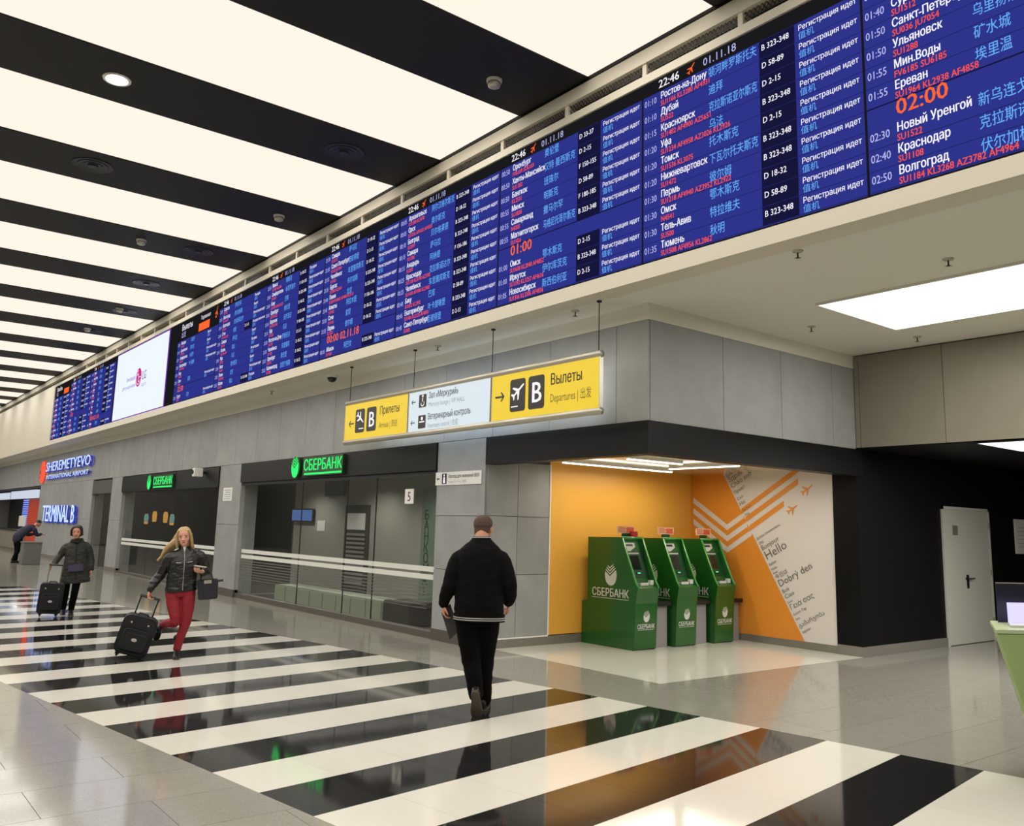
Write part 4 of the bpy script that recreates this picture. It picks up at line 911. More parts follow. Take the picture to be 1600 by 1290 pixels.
for i, (xa, xb, l) in enumerate(((9.93, 10.24, 'grey pedestal between the first and middle cash machine'), (10.82, 11.15, 'grey pedestal between the middle and last cash machine'), (11.72, 11.97, 'grey pedestal between the last cash machine and the printed wall'))):
    t = thing('pedestal', l, 'pedestal', ((xa+xb)/2, 9.7, 0), 0, 'grey pedestals')
    MB().box(xa, xb, 9.10, 10.06, 0, 0.60, greygrey).build('cabinet', t, bevel=0.005); MB().box(xa-0.02, min(xb+0.02, 11.98), 9.02, 10.06, 0.60, 0.66, blackplastic).build('shelf', t, bevel=0.005)
def tube_light(p0, p1, label):
    p0, p1 = Vector(p0), Vector(p1); t = thing('tube_light', label, 'light', tuple((p0+p1)/2))
    d = (p1-p0).normalized(); s_ = Vector((-d.y, d.x, 0))*0.018
    def bx(zl, zh, w_, m): 
        b = MB(); s2 = Vector((-d.y, d.x, 0))*w_; q = [p0-s2, p1-s2, p1+s2, p0+s2]
        return b.raw([Vector((v.x, v.y, zl)) for v in q] + [Vector((v.x, v.y, zh)) for v in q], [(3, 2, 1, 0), (4, 5, 6, 7), (0, 1, 5, 4), (1, 2, 6, 5), (2, 3, 7, 6), (3, 0, 4, 7)], m)
    bx(2.66, 2.70, 0.025, whiteplastic).build('housing', t); bx(2.645, 2.66, 0.02, e_tube).build('diffuser', t)
tube_light((8.45, 9.5, 2.65), (10.8, 9.5, 2.65), 'long glowing tube light along the orange back wall')
tube_light((10.25, 7.75, 2.65), (10.25, 9.05, 2.65), 'glowing tube light crossing the alcove toward the printed wall')
tube_light((8.5, 8.25, 2.65), (9.6, 8.25, 2.65), 'short glowing tube light close behind the black fascia corner')

# ------------------------------------------------------------------ reception desk
D = Vector((0.85, -0.527, 0)); Nn = Vector((-0.90, -0.436, 0))    # along the front, and outward
t = thing('reception_desk', 'lime green reception desk with slanted end', 'desk', (7.0, 2.6, 0))
T_ = Vector((6.62, 2.82, 1.05)); Bo = T_ + D*0.34 + Vector((0, 0, -1.05))
bk_ = -Nn*0.75
vs = [Bo, Bo+D*2.6, T_+D*2.6, T_]; vs = vs + [v + bk_ for v in vs]
MB().raw(vs, [(0, 1, 2, 3), (7, 6, 5, 4), (0, 3, 7, 4), (1, 5, 6, 2), (3, 2, 6, 7), (0, 4, 5, 1)], limegreen).build('body', t, bevel=0.006)
vs = [T_ - D*0.01 + Nn*0.01, T_+D*2.6+Nn*0.01, T_+D*2.6-Nn*0.76, T_-D*0.01-Nn*0.76]
MB().raw([v for v in vs] + [v+Vector((0, 0, 0.025)) for v in vs], [(3, 2, 1, 0), (4, 5, 6, 7), (0, 1, 5, 4), (1, 2, 6, 5), (2, 3, 7, 6), (3, 0, 4, 7)], mat('desk_top', rgb(176, 190, 150), 0.35)).build('top', t)
t = thing('laptop', 'open laptop with a glowing violet-white screen on the lime desk', 'laptop', tuple(T_ + D*0.22 - Nn*0.2 + Vector((0, 0, 0.025))))
o = T_ + D*0.12 - Nn*0.18 + Vector((0, 0, 0.026))
def obox(o_, a, b, c, m): 
    vs = [o_, o_+a, o_+a+b, o_+b]; return MB().raw(vs + [v+c for v in vs], [(3, 2, 1, 0), (4, 5, 6, 7), (0, 1, 5, 4), (1, 2, 6, 5), (2, 3, 7, 6), (3, 0, 4, 7)], m)
obox(o, D*0.34, -Nn*0.24, Vector((0, 0, 0.015)), silver).build('base', t)
lid_d = (Vector((0, 0, 0.2)) + Nn*(-0.05))
obox(o - Nn*0.24 + Vector((0, 0, 0.015)), D*0.34, -Nn*0.012, lid_d*0.72, e_laptop).build('screen', t)
t = thing('counter_screen', 'dark partition with thin top edge behind the lime desk', 'partition', tuple(T_ - Nn*0.8 - Vector((0, 0, 1.05))))
o = T_ - Nn*0.62 + D*0.05 + Vector((0, 0, 0.026))
obox(o, D*2.4, -Nn*0.04, Vector((0, 0, 0.29)), mat('dark_partition', rgb(26, 26, 40), 0.4)).build('panel', t); obox(o + Vector((0, 0, 0.29)), D*2.4, -Nn*0.045, Vector((0, 0, 0.008)), steel).build('edge', t)
t = thing('desk_card', 'small white card standing on the dark partition', 'card', tuple(o + Vector((0, 0, 0.298)) + D*0.33))
obox(o + Vector((0, 0, 0.298)) + D*0.25, D*0.2, -Nn*0.02, Vector((0, 0, 0.045)), paper).build('card', t)

# ------------------------------------------------------------------ far shop at the end
sp = struct(wempty('wall_shop', 'far shop opening'))
MB().box(9.0, 9.2, 42.6, 60, 0, 2.98, bankdark).box(7.55, 9, 42.6, 42.7, 0, 2.98, redpanel).box(7.55, 9.0, 42.6, 60, 2.9, 2.98, bankdark).build('shop_wall', sp)
MB().box(7.62, 7.7, 42.7, 45.7, 0, 2.42, redpanel).build('red_panel', sp)
t = thing('shop_counter', 'grey shop counter behind the leaning person', 'counter', (7.7, 51, 0)); MB().box(7.45, 7.75, 45.8, 58, 0.12, 0.95, concrete_warm).build('front', t); MB().box(7.4, 7.9, 45.75, 58, 0.95, 1.0, blackplastic).build('top', t); MB().box(7.5, 7.75, 45.8, 58, 0, 0.12, steel).build('plinth', t)
t = thing('shop_sign', 'pale illuminated shop sign band beside the airport name', 'sign', (7.4, 50, 2.6))
MB().box(7.35, 7.5, 42.7, 49.0, 2.44, 2.80, e_shopsign).build('light_box', t); MB().box(7.34, 7.5, 49.2, 58, 2.44, 2.76, e_shopsign).build('light_box', t); MB().box(7.36, 7.5, 49.0, 49.2, 2.44, 2.8, e_bluerim).build('divider', t)
t = thing('led_column', 'glowing blue column of small lights in the far shop', 'lamp', (8.2, 50.3, 1.0))
for i in range(14): MB().box(8.2, 8.3, 49.6, 50.7, 1.02+0.105*i, 1.08+0.105*i, e_led).build('led_strip', t)
MB().box(8.3, 8.35, 49.5, 50.8, 0, 2.5, blackplastic).build('back', t)
t = thing('shop_screen', 'pale square screen on the far shop counter', 'monitor', (7.8, 47.8, 1.0)); MB().box(7.75, 7.8, 47.0, 48.6, 1.15, 1.65, whiteplastic).build('panel', t); MB().box(7.7, 7.85, 47.7, 47.9, 1.0, 1.15, blackplastic).build('stand', t)
t = thing('litter_bin', 'grey box bin beside the leaning person', 'bin', (6.0, 34.6, 0)); MB().box(5.72, 6.28, 34.3, 34.9, 0.0, 0.74, mat('bin_grey', rgb(104, 102, 98), 0.4)).build('body', t, bevel=0.01); MB().box(5.70, 6.30, 34.28, 34.92, 0.74, 0.78, steel).build('lid', t)

# ------------------------------------------------------------------ people
class Solid:
    """collects closed lofted volumes, merged into one continuous surface by a voxel remesh"""
    def __init__(s): s.v = []; s.f = []
    def loft(s, rings):
        o = len(s.v); n = len(rings[0])
        for R in rings: s.v += [tuple(p) for p in R]
        for i in range(len(rings)-1):
            for k in range(n): s.f.append((o+i*n+k, o+i*n+(k+1) % n, o+(i+1)*n+(k+1) % n, o+(i+1)*n+k))
        s.f += [tuple(o+k for k in reversed(range(n))), tuple(o+(len(rings)-1)*n+k for k in range(n))]
        return s
    def limb(s, pts, radii, n=14, flat=None, round_ends=True):
        pts = [Vector(p) for p in pts]; rr = [(r, r) if not isinstance(r, tuple) else r for r in radii]
        # subdivide for smoothness
        P2, R2 = [], []
        for i in range(len(pts)-1):
            m = 4
            for j in range(m):
                t_ = j/m
                p0, p1 = pts[i], pts[i+1]
                pm = pts[i-1] if i > 0 else p0 - (p1-p0); pq = pts[i+2] if i+2 < len(pts) else p1 + (p1-p0)
                a = 0.5
                m0, m1 = (p1-pm)*a*0.7, (pq-p0)*a*0.7
                h00 = 2*t_**3-3*t_**2+1; h10 = t_**3-2*t_**2+t_; h01 = -2*t_**3+3*t_**2; h11 = t_**3-t_**2
                P2.append(p0*h00+m0*h10+p1*h01+m1*h11)
                u_ = t_*t_*(3-2*t_); R2.append((rr[i][0]*(1-u_)+rr[i+1][0]*u_, rr[i][1]*(1-u_)+rr[i+1][1]*u_))
        P2.append(pts[-1]); R2.append(rr[-1])
        if round_ends:
            for e in (0, -1):
                d = (P2[0]-P2[1]).normalized() if e == 0 else (P2[-1]-P2[-2]).normalized(); r = min(R2[e]); c0 = P2[e]; r0 = R2[e]
                ex = [(c0 + d*r*math.sin(a), (r0[0]*math.cos(a), r0[1]*math.cos(a))) for a in (0.5, 1.0, 1.4)]
                if e == 0: P2 = [x[0] for x in reversed(ex)] + P2; R2 = [x[1] for x in reversed(ex)] + R2
                else: P2 += [x[0] for x in ex]; R2 += [x[1] for x in ex]
        ref = Vector(flat) if flat is not None else Vector((0, 1, 0)); rings = []
        for i, p in enumerate(P2):
            t_ = (P2[min(i+1, len(P2)-1)] - P2[max(i-1, 0)])
            t_ = t_.normalized() if t_.length > 1e-9 else Vector((0, 0, 1))
            q = ref if abs(t_.dot(ref)) < 0.93 else (Vector((0, 0, 1)) if abs(t_.z) < 0.9 else Vector((1, 0, 0)))
            a = t_.cross(q).normalized(); b = a.cross(t_)
            rings.append([p + a*(R2[i][0]*math.cos(2*PI*k/n)) + b*(R2[i][1]*math.sin(2*PI*k/n)) for k in range(n)])
        return s.loft(rings)
    def stack(s, secs, n=22, M=None, pw=2.3):
        """sections (centre x, centre y, z, half width, half depth), superelliptic, listed bottom to top"""
        rings = []
        for cx, cy, z, a, b in secs:
            R = []
            for k in range(n):
                c_, s_ = math.cos(2*PI*k/n), math.sin(2*PI*k/n)
                p = Vector((cx + a*abs(c_)**(2/pw)*(1 if c_ >= 0 else -1), cy + b*abs(s_)**(2/pw)*(1 if s_ >= 0 else -1), z))
                R.append(M @ p if M is not None else p)
            rings.append(R)
        return s.loft(rings)
    def ball(s, c, r, M=None, n=12):
        r = r if isinstance(r, tuple) else (r, r, r); rings = []
        for i in range(1, 9):
            th = -PI/2 + PI*i/9
            R = [Vector((r[0]*math.cos(th)*math.cos(2*PI*k/n), r[1]*math.cos(th)*math.sin(2*PI*k/n), r[2]*math.sin(th))) for k in range(n)]
            rings.append([Vector(c) + (M @ p if M is not None else p) for p in R])
        return s.loft(rings)
    def build(s, name, m, parent, voxel=0.008, smooth=4, wrinkle=0.0, wscale=9.0, ratio=None):
        me = bpy.data.meshes.new(name); me.from_pydata(s.v, [], s.f); me.update()
        bm = bmesh.new(); bm.from_mesh(me); bmesh.ops.recalc_face_normals(bm, faces=bm.faces); bm.to_mesh(me); bm.free()
        ob = bpy.data.objects.new(name, me); C.objects.link(ob)
        md = ob.modifiers.new('r', 'REMESH'); md.mode = 'VOXEL'; md.voxel_size = voxel
        if smooth: sm = ob.modifiers.new('s', 'SMOOTH'); sm.factor = 0.5; sm.iterations = smooth
        if ratio: dc = ob.modifiers.new('d', 'DECIMATE'); dc.ratio = ratio
        me2 = bpy.data.meshes.new_from_object(ob.evaluated_get(bpy.context.evaluated_depsgraph_get()))
        bpy.data.objects.remove(ob); bpy.data.meshes.remove(me)
        if wrinkle:
            nr = [v.normal.copy() for v in me2.vertices]
            for v, vn in zip(me2.vertices, nr):
                p = v.co*wscale; q = Vector((p.x, p.y, p.z*1.9))
                d = noise.noise(q) + 0.6*noise.noise(q*2.1 + Vector((3, 1, 7)))
                v.co += vn*d*wrinkle
        me2.materials.clear(); me2.materials.append(m); me2.polygons.foreach_set('use_smooth', [True]*len(me2.polygons)); me2.name = name
        o = bpy.data.objects.new(name, me2); C.objects.link(o)
        if parent is not None: o.parent = parent
        return o
HEADS = [(0.002, .016, .018, .060), (0.012, .036, .038, .050), (0.035, .052, .064, .034), (0.065, .063, .081, .018), (0.095, .070, .092, .008), (0.13, .075, .098, 0), (0.16, .076, .099, -.004), (0.19, .069, .088, -.008), (0.212, .051, .064, -.010), (0.226, .026, .032, -.010)]
def head_matrix(c, yaw_, nod, tilt):
    return Matrix.Translation(Vector(c)) @ Matrix.Rotation(yaw_, 4, 'Z') @ Matrix.Rotation(tilt, 4, 'Y') @ Matrix.Rotation(-nod, 4, 'X')
def add_head(S, M, k=1.0, fem=False):
    """chin at the matrix origin"""
    S.stack([(0, f*k, h*k, a*k*(0.94 if fem and h < .07 else 1), b*k) for h, a, b, f in HEADS], 20, M)
    S.loft([[M @ (Vector((x*k*w_, (0.092+dy)*k, z*k))) for x, dy in ((-.011, 0), (0, .004), (.011, 0), (.006, -.012), (-.006, -.012))] for z, w_ in ((0.118, .45), (0.10, .8))] )
    S.limb([M @ Vector((0, .094*k, .118*k)), M @ Vector((0, .104*k, .095*k)), M @ Vector((0, .113*k, .076*k))], [.007*k, .009*k, .0125*k], 10)
    for sx in (-1, 1):
        S.ball(M @ Vector((.012*sx*k, .100*k, .073*k)), .009*k)
        S.ball(M @ Vector((.030*sx*k, .085*k, .127*k)), (.022*k, .012*k, .007*k), M.to_3x3())       # brow
        S.ball(M @ Vector((.043*sx*k, .068*k, .078*k)), (.022*k, .018*k, .020*k), M.to_3x3())        # cheek
        S.ball(M @ Vector((.077*sx*k, -.008*k, .105*k)), (.009*k, .018*k, .030*k), M.to_3x3())       # ear
    S.ball(M @ Vector((0, .093*k, .048*k)), (.022*k, .012*k, .011*k), M.to_3x3())                    # lips
    S.ball(M @ Vector((0, .083*k, .016*k)), (.020*k, .016*k, .014*k), M.to_3x3())                    # chin
def face_parts(parent, M, k=1.0, lips=lipm, brow=browm):
    R3 = M.to_3x3()
    for sx in (-1, 1):
        b = MB(); c = M @ Vector((.031*sx*k, .089*k, .112*k)); 
        def eb(c, r, m): 
            vs = []; fs = []; n = 10
            for i in range(7):
                th = -PI/2 + PI*(i+.5)/7
                for q in range(n): vs.append(c + R3 @ Vector((r[0]*math.cos(th)*math.cos(2*PI*q/n), r[1]*math.cos(th)*math.sin(2*PI*q/n), r[2]*math.sin(th))))
            for i in range(6):
                for q in range(n): fs.append((i*n+q, i*n+(q+1) % n, (i+1)*n+(q+1) % n, (i+1)*n+q))
            b.raw(vs, fs, m)
        eb(c, (.014*k, .008*k, .006*k), eyew); eb(c + R3 @ Vector((0, .0048*k, 0)), (.0072*k, .005*k, .0058*k), eyem); b.build('eye', parent, local=True, smooth=True)
        b = MB(); eb(M @ Vector((.031*sx*k, .0965*k, .130*k)), (.020*k, .004*k, .0038*k), brow); b.build('eyebrow', parent, local=True, smooth=True)
    b = MB(); eb(M @ Vector((0, .1035*k, .0475*k)), (.021*k, .0045*k, .0075*k), lips); b.build('lips', parent, local=True, smooth=True)
def add_hand(S, wrist, d, palm_n, thumb_side, curl=0.5, k=1.0, spread=0.06):
    d = Vector(d).normalized(); n = Vector(palm_n); n = (n - d*n.dot(d)).normalized(); t_ = n.cross(d) * thumb_side
    wv = Vector(wrist); kn = wv + d*0.088*k
    S.limb([wv - d*0.03*k, wv + d*0.02*k, wv + d*0.055*k, kn], [(.021*k, .021*k), (.033*k, .017*k), (.040*k, .016*k), (.040*k, .012*k)], 12, flat=n)
    for i, (off, ln) in enumerate(((.031, .072), (.0105, .080), (-.0105, .074), (-.031, .058))):
        p = kn + t_*off*k - d*0.012*k; dd = (d + t_*(off*spread/.03)).normalized(); pts = [p]; a = 0.0
        for seg, (fr_, bend) in enumerate(((.46, .55), (.30, .95), (.24, .7))):
            a += curl*bend
            p = p + (dd*math.cos(a) + n*math.sin(a))*ln*fr_*k*1.12; pts.append(p)
        S.limb(pts, [.0092*k, .0088*k, .0080*k, .0068*k], 8)
    p = wv + d*0.028*k + t_*0.026*k; q = p + (d*0.55 + t_*0.75 + n*0.25*(.4+curl)).normalized()*0.042*k; r_ = q + (d*0.85 + t_*0.25*(1-curl) + n*0.6*curl).normalized()*0.034*k
    S.limb([p, q, r_], [.0135*k, .0105*k, .0085*k], 8)
def shoe(parent, ankle, toe, up, m, sole, k=1.0, boot=0.0, name='shoe'):
    """ankle joint, direction of the toes and up of the foot"""
    f_ = Vector(toe).normalized(); u_ = Vector(up); u_ = (u_ - f_*u_.dot(f_)).normalized(); r_ = f_.cross(u_); a0 = Vector(ankle)
    def ring(y, z0, z1, w_, n=14, c_=0.0): return [a0 + f_*y*k + r_*(w_*k*math.cos(2*PI*i/n)) + u_*k*((z0+z1)/2 + (z1-z0)/2*math.sin(2*PI*i/n)) for i in range(n)]
    S = Solid()
    S.loft([ring(-.078, -.075, -.02, .014), ring(-.066, -.088, .005, .030), ring(-.03, -.090, .03, .036), ring(.03, -.090, .012, .040), ring(.09, -.090, -.025, .046), ring(.14, -.090, -.040, .045), ring(.18, -.088, -.052, .034), ring(.197, -.082, -.066, .014)])
    S.limb([a0 + u_*(-.04)*k - f_*0.015*k, a0 + u_*(.05+boot*.5)*k - f_*0.012*k, a0 + u_*(.06+boot)*k - f_*0.01*k], [(.040*k, .046*k), (.042*k, .046*k), (.046*k, .05*k)], 12, flat=f_)
    o = S.build(name, m, parent, voxel=0.007, smooth=3)
    b = MB(); pts = []
    for y, w_ in ((-.078, .02), (-.05, .034), (.03, .036), (.09, .047), (.14, .047), (.185, .032), (.2, .01)): pts.append((y, w_))
    out = [(-w_, y) for y, w_ in pts] + [(w_, y) for y, w_ in reversed(pts)]
    b.prism([(p[0]*k, p[1]*k) for p in reversed(out)], a0 - u_*0.098*k, r_, f_, u_*0.018*k, sole)
    so_ = b.build('sole', o, local=True)
    return o
def person(label, base, heading):
    return thing('person', label, 'person', (base[0], base[1], 0), math.atan2(-heading[0], heading[1]))
TORSO = lambda w_, dpt, c, z0, z1: None

# -- man seen from behind, carrying a dark folder
base = (4.92, 6.65); hd = Vector((0.62, 0.785, 0)).normalized()
p1 = person('man in black bomber jacket with white-striped hem walking away', base, hd); LEAN = -0.024; p1.rotation_euler[1] = LEAN
S = Solid()
Mh = head_matrix((0.035, 0.055, 1.555), -0.25, 0.16, 0.02)
add_head(S, Mh, 1.07)
S.limb([(0.02, -0.03, 1.42), (0.025, -0.012, 1.52), (0.032, 0.02, 1.63)], [.078, .068, .066], 14)
S.stack([(0.0, 0.0, .86, .17, .12), (0.0, 0, 1.0, .175, .13), (.0, 0, 1.2, .18, .13), (.01, -.01, 1.36, .17, .12), (.015, -.02, 1.46, .09, .08)])
LA = [(-.17, -.02, 1.40), (-.255, -.04, 1.18), (-.318, .03, 0.985)]; RA = [(.20, -.02, 1.40), (.29, -.03, 1.17), (.283, .13, .99)]
for arm in (LA, RA): S.limb(arm, [.06, .045, .032])
LL = [(-.085, 0, .90), (-.060, .05, .50), (-.010, -.03, .225)]; RL = [(.085, .02, .90), (.060, .17, .49), (.050, .27, .10)]
for leg in (LL, RL): S.limb(leg, [.085, .058, .045])
add_hand(S, LA[-1], (-.02, .16, -.95), (1, .25, 0), -1, 0.75)
add_hand(S, RA[-1], (-.05, .6, -.7), (-1, .1, -.1), 1, 0.6)
S.build('body', skin2, p1, voxel=0.0055, smooth=3, ratio=0.6)
S = Solid()
S.stack([(0.012, 0, .865, .214, .148), (0.012, 0, .90, .228, .162), (.01, 0, .97, .232, .172), (.01, 0, 1.10, .226, .175), (.01, -.01, 1.24, .222, .170), (.012, -.02, 1.36, .222, .155), (.015, -.025, 1.43, .218, .140), (.02, -.024, 1.49, .192, .122), (.024, -.018, 1.535, .145, .102), (.027, -.010, 1.565, .104, .090), (.03, -.003, 1.60, .082, .082)])
S.limb([(-.13, -.02, 1.42), (-.20, -.025, 1.37), (-.255, -.045, 1.18), (-.300, .0, 1.06), (-.318, .028, 1.0)], [.080, .080, .072, .062, .052])
S.limb([(.16, -.02, 1.42), (.23, -.025, 1.37), (.290, -.045, 1.18), (.300, .05, 1.07), (.285, .12, 1.0)], [.080, .080, .072, .062, .052])
jk = S.build('jacket', knit, p1, voxel=0.008, smooth=5, wrinkle=0.006, wscale=7)
def hem_ring(parent, name, z0, z1, cx, cy, a, b_, m, slope=0.0):
    n = 48; B = MB(); vs = []; fs = []
    for zz in (z0, z1):
        for ex in (0.0, -0.012):
            for k in range(n):
                c_, s_ = math.cos(2*PI*k/n), math.sin(2*PI*k/n)
                vs.append((cx + (a+ex)*abs(c_)**(2/2.3)*(1 if c_ >= 0 else -1), cy + (b_+ex)*abs(s_)**(2/2.3)*(1 if s_ >= 0 else -1), zz + slope*c_))
    for k in range(n):
        k2 = (k+1) % n; A0, A1, B0, B1 = k, k2, 2*n+k, 2*n+k2
        fs += [(A0, A1, B1, B0), (n+A1, n+A0, n+B0, n+B1), (A1, A0, n+k, n+k2), (B0, B1, 3*n+k2, 3*n+k)]
    return B.raw(vs, fs, m).build(name, parent, local=True, smooth=False)
hem_ring(jk, 'hem_stripe', .852, .860, .012, 0, .240, .176, greystripe, -.008); hem_ring(jk, 'hem_stripe', .870, .878, .012, 0, .242, .178, greystripe, -.008)
hem_ring(jk, 'collar_stripe', 1.594, 1.602, .030, -.004, .087, .087, greystripe)
hem_ring(jk, 'hem_band', .838, .90, .012, 0, .238, .174, knit, -.008); hem_ring(jk, 'collar', 1.575, 1.606, .029, -.006, .082, .082, knit)
S = Solid()
S.stack([(0, 0, .80, .185, .135), (0, 0, .9, .200, .15), (0, 0, .96, .195, .145)])
S.limb([(-.095, 0, .90), (-.088, .01, .75), (-.062, .055, .50), (-.032, .0, .34), (-.012, -.028, .20)], [.122, .112, .090, .078, .070])
S.limb([(.09, .015, .90), (.085, .06, .75), (.064, .175, .49), (.056, .235, .28), (.052, .265, .10)], [.120, .110, .088, .076, .074])
S.build('trousers', trouser, p1, voxel=0.008, smooth=5, wrinkle=0.005, wscale=8)
shoe(p1, (-.010, -.03, .21), (.05, .42, -.80), (0, .8, .42), shoeblack, shoesole, 1.1)
shoe(p1, (.05, .27, .108), (.1, 1, 0), (0, 0, 1), shoeblack, shoesole, 1.1)
S = Solid(); MhS = Mh @ Matrix.Scale(1.07, 4); S.stack([(0, -.030, .105, .068, .068), (0, -.026, .13, .080, .083), (0, -.020, .16, .083, .090), (0, -.016, .19, .077, .089), (0, -.013, .215, .058, .068), (0, -.010, .231, .030, .036)], 20, MhS)
S.stack([(0, -.052, .022, .044, .036), (0, -.046, .045, .056, .046), (0, -.042, .07, .066, .056), (0, -.034, .105, .071, .066)], 20, MhS)
S.build('hair', hair_brown, p1, voxel=0.006, smooth=3, wrinkle=0.002, wscale=60)
def place(local, b=base, h=hd): r_ = Vector((h.y, -h.x, 0)); return Vector((b[0], b[1], 0)) + r_*local[0] + h*local[1] + UP*local[2]
def local_thing(name, label, cat, b, h, group=None):
    o = thing(name, label, cat, (b[0], b[1], 0), math.atan2(-h[0], h[1]), group); o.rotation_euler[1] = LEAN; return o
t = local_thing('folder', 'dark grey flat folder held low by the man in the bomber jacket', 'folder', base, hd)
fv = [(-.345, .085, .90), (-.265, .045, .985), (-.175, .06, .745), (-.265, .10, .655)]
e1 = (Vector(fv[1])-Vector(fv[0])); e2 = (Vector(fv[3])-Vector(fv[0])); fn = e1.cross(e2).normalized()*0.012
MB().raw([Vector(v) for v in fv] + [Vector(v)+fn for v in fv], [(3, 2, 1, 0), (4, 5, 6, 7), (0, 1, 5, 4), (1, 2, 6, 5), (2, 3, 7, 6), (3, 0, 4, 7)], folder).build('cover', t, local=True, bevel=0.003)
MB().raw([Vector(v)*1.0+fn*1.01 for v in [fv[0], fv[1]]] + [Vector(fv[1])*.9+Vector(fv[2])*.1+fn*1.02, Vector(fv[0])*.9+Vector(fv[3])*.1+fn*1.02], [(0, 1, 2, 3)], blackplastic).build('spine', t, local=True)

# -- woman in red trousers, hurrying toward the viewer with a trolley case
base = (3.68, 11.25); hd = Vector((-0.311, -0.95, 0)).normalized()
p2 = person('blonde woman in black leather jacket and red trousers hurrying with a case', base, hd); LEAN = 0.085; p2.rotation_euler[1] = LEAN
Mh = head_matrix((-.105, .05, 1.365), -0.10, 0.05, 0.03)
S = Solid(); add_head(S, Mh, 0.98, True)
S.limb([(-.105, -.03, 1.24), (-.105, -.01, 1.33), (-.105, .02, 1.43)], [.06, .05, .05])
S.stack([(-.06, 0, .80, .15, .10), (-.065, 0, .92, .13, .095), (-.09, 0, 1.08, .13, .095), (-.11, -.01, 1.22, .14, .09), (-.11, -.02, 1.29, .07, .06)])
RA = [(.035, -.02, 1.22), (.175, -.06, 1.02), (.30, .0, .84)]; LA = [(-.25, -.02, 1.22), (-.355, -.03, 1.02), (-.31, .20, 1.03)]
for arm in (RA, LA): S.limb(arm, [.05, .04, .028])
RL = [(.03, 0, .83), (.003, .08, .45), (.09, -.10, .42), (.19, -.28, .36)]; LL = [(-.14, .02, .83), (-.125, .06, .46), (-.065, .02, .28), (-.015, -.02, .11)]
for leg in (RL, LL): S.limb(leg, [.075, .048, .042, .034])
add_hand(S, RA[-1], (.12, .12, -.95), (-1, .3, .1), 1, 0.95, .92)
add_hand(S, LA[-1], (.55, .75, .15), (.3, .1, .95), -1, 0.7, .92)
S.build('body', skin, p2, voxel=0.0055, smooth=3, ratio=0.6); face_parts(p2, Mh, .98)
S = Solid()
S.stack([(-.06, 0, .80, .186, .132), (-.06, 0, .83, .190, .136), (-.068, 0, .93, .182, .132), (-.085, 0, 1.04, .172, .130), (-.10, -.005, 1.15, .178, .128), (-.11, -.015, 1.23, .182, .115), (-.11, -.02, 1.29, .135, .09), (-.108, -.012, 1.325, .075, .072), (-.107, -.008, 1.352, .068, .066)])
S.limb([(.02, -.02, 1.24), (.075, -.025, 1.21), (.175, -.06, 1.02), (.262, -.02, .905), (.293, -.002, .852)], [.065, .072, .062, .052, .044])
S.limb([(-.24, -.02, 1.24), (-.295, -.025, 1.20), (-.36, -.035, 1.02), (-.335, .09, 1.015), (-.315, .175, 1.025)], [.065, .072, .062, .053, .045])
jk = S.build('jacket', leather, p2, voxel=0.007, smooth=3, wrinkle=0.006, wscale=12)
MB().tube([(-.08, .137, .82), (-.088, .14, .95), (-.10, .136, 1.1), (-.107, .118, 1.22), (-.105, .085, 1.32)], .004, alu, 6).build('zip', jk, local=True)
MB().tube([(-.005, .127, 1.16), (-.06, .137, 1.155)], .004, alu, 6).build('pocket_zip', jk, local=True); MB().tube([(-.14, .136, 1.155), (-.20, .124, 1.16)], .004, alu, 6).build('pocket_zip', jk, local=True)
MB().flat([(0, 0), (.022, .085), (-.022, .085)], (-.105, .083, 1.275), (-1, 0, 0), (0, -.25, 1), whiteplastic).build('shirt_collar', p2, local=True)
S = Solid()
S.stack([(-.055, 0, .74, .150, .112), (-.055, 0, .82, .164, .118), (-.058, 0, .88, .155, .112)])
S.limb([(.03, 0, .82), (.022, .03, .68), (.003, .085, .45), (.09, -.10, .42), (.195, -.285, .36)], [.098, .088, .064, .056, .046])
S.limb([(-.14, .01, .82), (-.142, .035, .68), (-.125, .06, .46), (-.065, .02, .28), (-.015, -.018, .11)], [.098, .086, .064, .054, .047])
S.build('trousers', redtrouser, p2, voxel=0.007, smooth=4, wrinkle=0.004, wscale=12)
shoe(p2, (.198, -.30, .35), (.28, -.10, -.95), (0, 1, .05), shoeblack, shoesole, .95, .05, 'boot')
shoe(p2, (-.012, -.02, .095), (.05, 1, -.02), (0, 0, 1), shoeblack, shoesole, .95, .09, 'boot')
S = Solid(); k = .98
S.stack([(0, -.034*k, .09*k, .074*k, .066*k), (0, -.028*k, .13*k, .085*k, .084*k), (0, -.018*k, .165*k, .086*k, .094*k), (0, -.012*k, .195*k, .078*k, .092*k), (0, -.010*k, .218*k, .058*k, .068*k), (0, -.010*k, .234*k, .030*k, .034*k)], 20, Mh)
for sx in (-1, 1):
    S.limb([Mh @ Vector((.06*sx, .055, .185)), Mh @ Vector((.083*sx, .035, .13)), Mh @ Vector((.088*sx, .015, .05)), Mh @ Vector((.088*sx, .0, -.02))], [(.015, .02), (.018, .03), (.02, .036), (.016, .03)], 10)
base_h = [Mh @ Vector((x, y, z)) for x, y, z in ((.075, -.02, .12), (.07, -.06, .09), (.06, -.04, .05), (.085, .0, .07), (.05, -.07, .04))]
for i, b0 in enumerate(base_h):
    e = Vector((.10 + .028*i, -.07 - .01*i, 1.285 - .022*i)); m1 = b0*0.5 + e*0.5 + Vector((.012*(1 if i % 2 else -1), -.02, .02)); S.limb([b0, m1, e], [(.040, .045), (.036, .040), (.014, .016)], 10)
S.limb([Mh @ Vector((-.05, -.06, .08)), (-.20, -.07, 1.30), (-.215, -.06, 1.24)], [(.04, .04), (.03, .03), (.012, .012)], 10)
